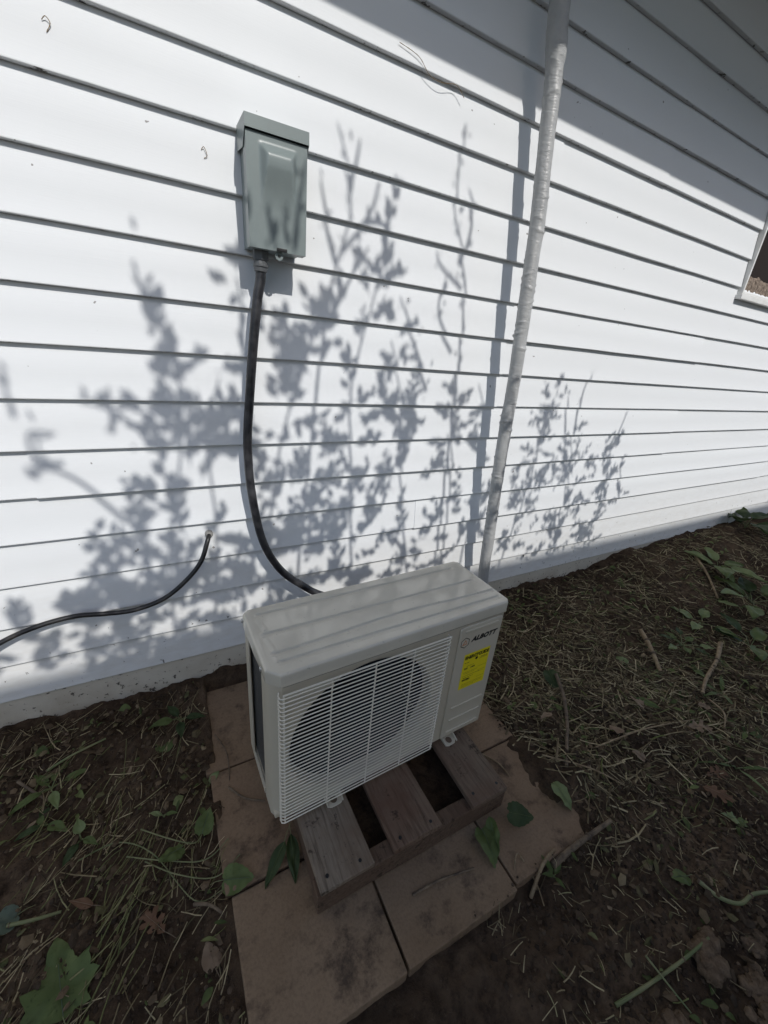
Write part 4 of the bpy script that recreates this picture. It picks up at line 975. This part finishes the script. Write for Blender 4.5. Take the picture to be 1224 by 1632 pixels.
rs = random.Random(19); b = MB(); cnt = 0
ico = bmesh.new(); bmesh.ops.create_icosphere(ico, subdivisions=1, radius=1); ico.verts.ensure_lookup_table(); iv = [v_.co.copy() for v_ in ico.verts]; ifc = [tuple(v_.index for v_ in f.verts) for f in ico.faces]; ico.free()
while cnt < 26000:
    x = rs.choice((rs.uniform(-.7, .01), rs.uniform(.5, 1.6), rs.uniform(.6, 1.5), rs.uniform(.9, 3.2))); y_ = -rs.uniform(.02, 1.5 if x < 1.6 else 1.1)
    edge = min(abs(x-.012), abs(x-.957), abs(y_+.985))
    if on_pad(x, y_) and rs.random() > (.45 if edge < .022 and y_ < -.55 and x > .3 else .004): continue
    s = (.0009+.0065*rs.random()**3.0) * (.6 if on_pad(x, y_) else 1); z = max(ground(x, y_), 0 if on_pad(x, y_) else -1)
    b.add([(x+p.x*s*rs.uniform(.5, 1.5), y_+p.y*s*rs.uniform(.5, 1.5), z+s*.2+p.z*s*.7*rs.uniform(.5, 1.5)) for p in iv], ifc); cnt += 1
me = bpy.data.meshes.new('soil_crumbs'); me.from_pydata(b.v, [], b.f); me.materials.append(M['crumb'])
tag(link('soil_crumbs', me), 'loose dark crumbs of soil on the ground', 'soil', kind='stuff')

# ---------------------------------------------------------------- behind the viewer: house added for low shade, tall weeds that shade the wall
FD = 4.6  # unseen house, height and width shaped along the sun line for its shade
nb = empty('shade_house', (2, -FD, 0)); tag(nb, 'unseen cream house added behind the viewer to shade the ground and low wall', 'house')
b = MB(); b.box((-1.6, -6.0, -.3), (5.5, -.35, .13+.95*FD)); b.box((-2.95, -6, -.3), (-1.6, -.35, .10+.95*FD)); b.build('wall', M['shade_wall'], nb)
b = MB()
for (x0, x1, z) in ((-1.6, 5.6, .235+.95*FD), (-3.05, -1.6, .195+.95*FD)):
    b.prism([(0, z-.02), (0, z), (-3.0, z+1.2), (-6.2, z), (-6.2, z-.02)], x0, x1, 'x')
b.build('roof', M['roof'], nb)
for (x0, x1) in ((-1.2, -.2), (1.2, 2.2), (3.6, 4.6)):
    b = MB(); frame(b, x0, x1, 1.0, 2.3, .08, -.37, -.33); w = b.build('window', M['trim'], nb)
    b = MB(); b.box((x0+.07, -.352, 1.07), (x1-.07, -.345, 2.23)); b.build('pane', M['glass'], w)

def lift(x, z, D): return Vector((x, 0, z)) + SUN*D
STROKES = {
'tall_left': [
  ([(-0.044, 0.242), (-0.035, 0.512), (0.02, 0.801), (0.047, 1.002), (0.042, 1.102)], 0.075, 130, 0.046, 2.15),
  ([(-0.283, 0.19), (-0.031, 0.183), (0.203, 0.195)], 0.055, 120, 0.045, 2.15),
  ([(-0.226, 0.346), (-0.032, 0.368), (0.211, 0.387)], 0.060, 110, 0.045, 2.10),
  ([(0.204, 0.224), (0.446, 0.276), (0.781, 0.323)], 0.050, 80, 0.042, 1.95),
  ([(-0.185, 0.406), (0.077, 0.538)], 0.080, 60, 0.046, 2.15),
  ([(-0.198, 0.314), (-0.097, 0.568), (-0.113, 0.754)], 0.060, 60, 0.045, 2.20),
  ([(0.055, 1.086), (0.025, 1.193), (-0.013, 1.275), (-0.023, 1.351)], 0.022, 12, 0.022, 2.20),
  ([(0.092, 0.336), (0.113, 0.646), (0.105, 0.912), (0.152, 1.09)], 0.055, 60, 0.045, 2.10),
  ([(-0.131, 0.678), (-0.215, 0.8), (-0.283, 0.864), (-0.282, 0.937)], 0.006, 4, 0.030, 2.30),
  ([(-0.245, 0.862), (-0.295, 0.865), (-0.3, 0.937), (-0.244, 0.936)], 0.020, 9, 0.040, 2.30),
  ([(-0.013, 0.878), (-0.109, 0.992), (-0.185, 1.023)], 0.020, 9, 0.030, 2.25),
  ([(-0.125, 0.934), (-0.118, 1.055)], 0.014, 7, 0.022, 2.25),
  ([(-0.32, 0.983), (-0.322, 1.055)], 0.020, 5, 0.030, 2.35),
  ([(-0.191, 0.584), (-0.2, 0.41), (-0.264, 0.309)], 0.040, 24, 0.045, 2.20),
  ([(-0.425, 0.336), (-0.35, 0.347), (-0.304, 0.261)], 0.035, 22, 0.050, 2.20),
  ([(-0.482, 0.263), (-0.419, 0.215)], 0.030, 16, 0.050, 2.20),
],
'tall_mid': [
  ([(0.278, 1.342), (0.266, 1.399), (0.27, 1.414)], 0.012, 7, 0.030, 1.90),
  ([(0.333, 1.342), (0.342, 1.426), (0.361, 1.522)], 0.008, 9, 0.022, 1.90),
  ([(0.315, 1.347), (0.302, 1.39)], 0.008, 4, 0.020, 1.90),
  ([(0.256, 0.456), (0.706, 0.486), (1.241, 0.594)], 0.090, 110, 0.045, 1.90),
  ([(0.533, 0.692), (0.818, 0.77), (1.173, 0.885)], 0.070, 70, 0.036, 1.90),
  ([(0.058, 0.292), (0.395, 0.346), (0.841, 0.343)], 0.060, 70, 0.045, 1.95),
  ([(0.272, 0.174), (0.281, 0.576), (0.328, 0.906), (0.389, 1.101), (0.426, 1.229)], 0.095, 170, 0.050, 1.95),
  ([(0.221, 0.909), (0.22, 1.162), (0.22, 1.274), (0.212, 1.348)], 0.022, 20, 0.042, 1.95),
  ([(0.189, 1.3), (0.158, 1.304)], 0.012, 4, 0.045, 1.95),
  ([(0.446, 1.248), (0.454, 1.317)], 0.020, 10, 0.045, 1.90),
  ([(0.606, 0.299), (0.577, 0.785), (0.56, 1.069), (0.61, 1.3), (0.655, 1.477)], 0.060, 110, 0.038, 1.90),
  ([(0.44, 1.065), (0.481, 1.369), (0.53, 1.562), (0.483, 1.741)], 0.012, 22, 0.020, 1.85),
  ([(0.507, 1.453), (0.589, 1.559), (0.614, 1.645)], 0.010, 9, 0.018, 1.85),
  ([(0.489, 1.419), (0.456, 1.533), (0.441, 1.614)], 0.010, 9, 0.018, 1.85),
  ([(0.527, 1.605), (0.548, 1.719)], 0.008, 6, 0.016, 1.85),
  ([(0.466, 1.25), (0.54, 1.394), (0.595, 1.483)], 0.012, 10, 0.020, 1.85),
  ([(0.886, 0.237), (0.792, 0.746), (0.758, 1.032), (0.697, 1.234)], 0.060, 95, 0.036, 1.90),
  ([(0.391, 0.774), (0.669, 0.897), (0.88, 0.941)], 0.060, 60, 0.040, 1.90),
  ([(0.211, 0.387), (0.393, 0.534), (0.587, 0.611)], 0.090, 90, 0.050, 1.95),
],
'spiky': [
  ([(1.059, 0.233), (1.038, 0.729), (0.989, 0.988), (0.984, 1.172)], 0.060, 90, 0.034, 1.80),
  ([(0.992, 1.128), (0.964, 1.435), (0.887, 1.633), (0.886, 1.84)], 0.014, 40, 0.020, 1.80),
  ([(0.935, 1.486), (0.96, 1.614), (0.926, 1.69)], 0.008, 10, 0.017, 1.80),
  ([(0.949, 1.414), (0.859, 1.475), (0.84, 1.516)], 0.008, 8, 0.016, 1.80),
  ([(0.947, 1.213), (0.872, 1.328), (0.883, 1.442)], 0.014, 14, 0.020, 1.80),
  ([(1.204, 0.598), (1.173, 0.911), (1.104, 1.11)], 0.030, 30, 0.030, 1.80),
  ([(0.858, 1.078), (0.782, 1.241), (0.717, 1.366)], 0.016, 14, 0.020, 1.80),
  ([(0.608, 0.268), (1.035, 0.37), (1.312, 0.458)], 0.060, 70, 0.036, 1.80),
],
'right': [
  ([(1.445, 0.263), (1.522, 0.694), (1.511, 0.905), (1.55, 1.06)], 0.050, 100, 0.030, 1.62),
  ([(1.827, 0.232), (1.797, 0.641), (1.728, 0.932)], 0.050, 100, 0.030, 1.62),
  ([(1.74, 0.901), (1.735, 1.078), (1.764, 1.176)], 0.012, 9, 0.016, 1.62),
  ([(1.673, 0.903), (1.64, 1.075)], 0.012, 7, 0.016, 1.62),
  ([(2.115, 0.182), (2.137, 0.539), (2.06, 0.846)], 0.050, 110, 0.030, 1.62),
  ([(2.296, 0.485), (2.206, 0.719)], 0.030, 20, 0.028, 1.62),
  ([(1.508, 0.632), (1.733, 0.745), (2.037, 0.728)], 0.050, 60, 0.030, 1.62),
  ([(2.021, 0.763), (2.089, 0.895), (2.126, 1.009)], 0.012, 7, 0.016, 1.62),
  ([(1.425, 0.338), (1.797, 0.315), (2.169, 0.257)], 0.050, 92, 0.034, 1.62),
  ([(1.4, 0.578), (1.715, 0.545), (2.085, 0.507)], 0.040, 72, 0.030, 1.62),
],

}
LBL = {'tall_left': 'tall broad-leaved weed behind the viewer at the left', 'tall_mid': 'tallest bushy weed with broad leaves behind the viewer', 'spiky': 'tall weed with slender flower spikes behind the viewer', 'right': 'shorter narrow-leaved weed behind the viewer at the right'}
rs = random.Random(5)
for key, strokes in STROKES.items():
    k0 = .755
    p0 = lift(*strokes[0][0][0], max(1.45, strokes[0][4]*k0)); rootp = Vector((p0.x, p0.y+.02, -.03))
    root = empty('tall_weed', rootp); tag(root, LBL[key], 'weed', 'tall weeds behind the viewer')
    fol = MB(); st = MB()
    for (pts, spread, n, size, D) in strokes:
        D = max(D*k0, 1.38); P3 = [lift(px, pz, D + rs.uniform(-.04, .04)) - rootp for (px, pz) in pts]
        q = spline(P3, 6)
        start = Vector((P3[0].x*.3, P3[0].y*.6, P3[0].z*.45)); 
        full = spline([Vector((0, 0, 0)), start, P3[0]], 6)[:-1] + q if n > 20 else q
        if abs(pts[-1][0]-pts[0][0]) < 1.2*abs(pts[-1][1]-pts[0][1]): st.tube(full, [.0065*(1-.8*i/len(full))+.0012 for i in range(len(full))], 5)
        def one(c_, d, L, wd):
            nn = Vector((rs.gauss(0, .5), -1, .6+rs.gauss(0, .5))).normalized(); sd_ = d.cross(nn)
            if sd_.length < .1: return
            sd_.normalize(); vs = []
            for j in range(5):
                tt = j/4; ww = wd*.5*(0.05, .85, 1.0, .62, .03)[j]; cc = c_ + d*(L*tt) - nn*(.12*L*(tt-.5)**2)
                vs += [cc-sd_*ww, cc+nn*(-.06*L), cc+sd_*ww]
            fol.add(vs, [(j*3+i, j*3+i+1, j*3+i+4, j*3+i+3) for j in range(4) for i in range(2)])
        wf = (lambda: rs.uniform(.45, .72)) if key != 'right' else (lambda: rs.uniform(.38, .6))
        N = int(n*(1.25 if spread > .025 and key != 'right' else 2.3 if spread > .025 else .9)); made = 0
        while made < N:
            t_ = rs.random()**.9; p = q[int(t_*(len(q)-1))]; w = spread*(1-.35*t_)
            if spread > .025:
                o0 = p + Vector((rs.gauss(0, w*.35), rs.gauss(0, .05), rs.gauss(0, w*.35)))
                d0 = Vector((rs.gauss(0, .8), rs.gauss(0, .35), rs.gauss(.55, .5))).normalized(); bl = w*rs.uniform(.7, 1.7)+size
                st.tube([o0, o0+d0*bl*.5, o0+d0*bl], [.0016, .0012, .0007], 4)
                k_ = rs.randint(5, 9)
                for q_ in range(k_):
                    f = (q_+1)/k_; side = 1 if q_ % 2 else -1
                    dd = (d0 + Vector((side*rs.uniform(.4, 1.1), rs.gauss(0, .4), rs.gauss(0, .35)))).normalized()
                    L = size*rs.uniform(.7, 1.3)*(1.1-.35*f); one(o0+d0*bl*f, dd, L, L*wf()); made += 1
            else:
                L = size*rs.uniform(.6, 1.3); one(p + Vector((rs.gauss(0, w*.5), rs.gauss(0, .03), rs.gauss(0, w*.5))), Vector((rs.gauss(0, .6), rs.gauss(0, .3), rs.gauss(.7, .4))).normalized(), L, L*wf()*.8); made += 1
    st.build('stems', M['bark'], root, smooth=True); fo = fol.build('foliage', M['green'], root)
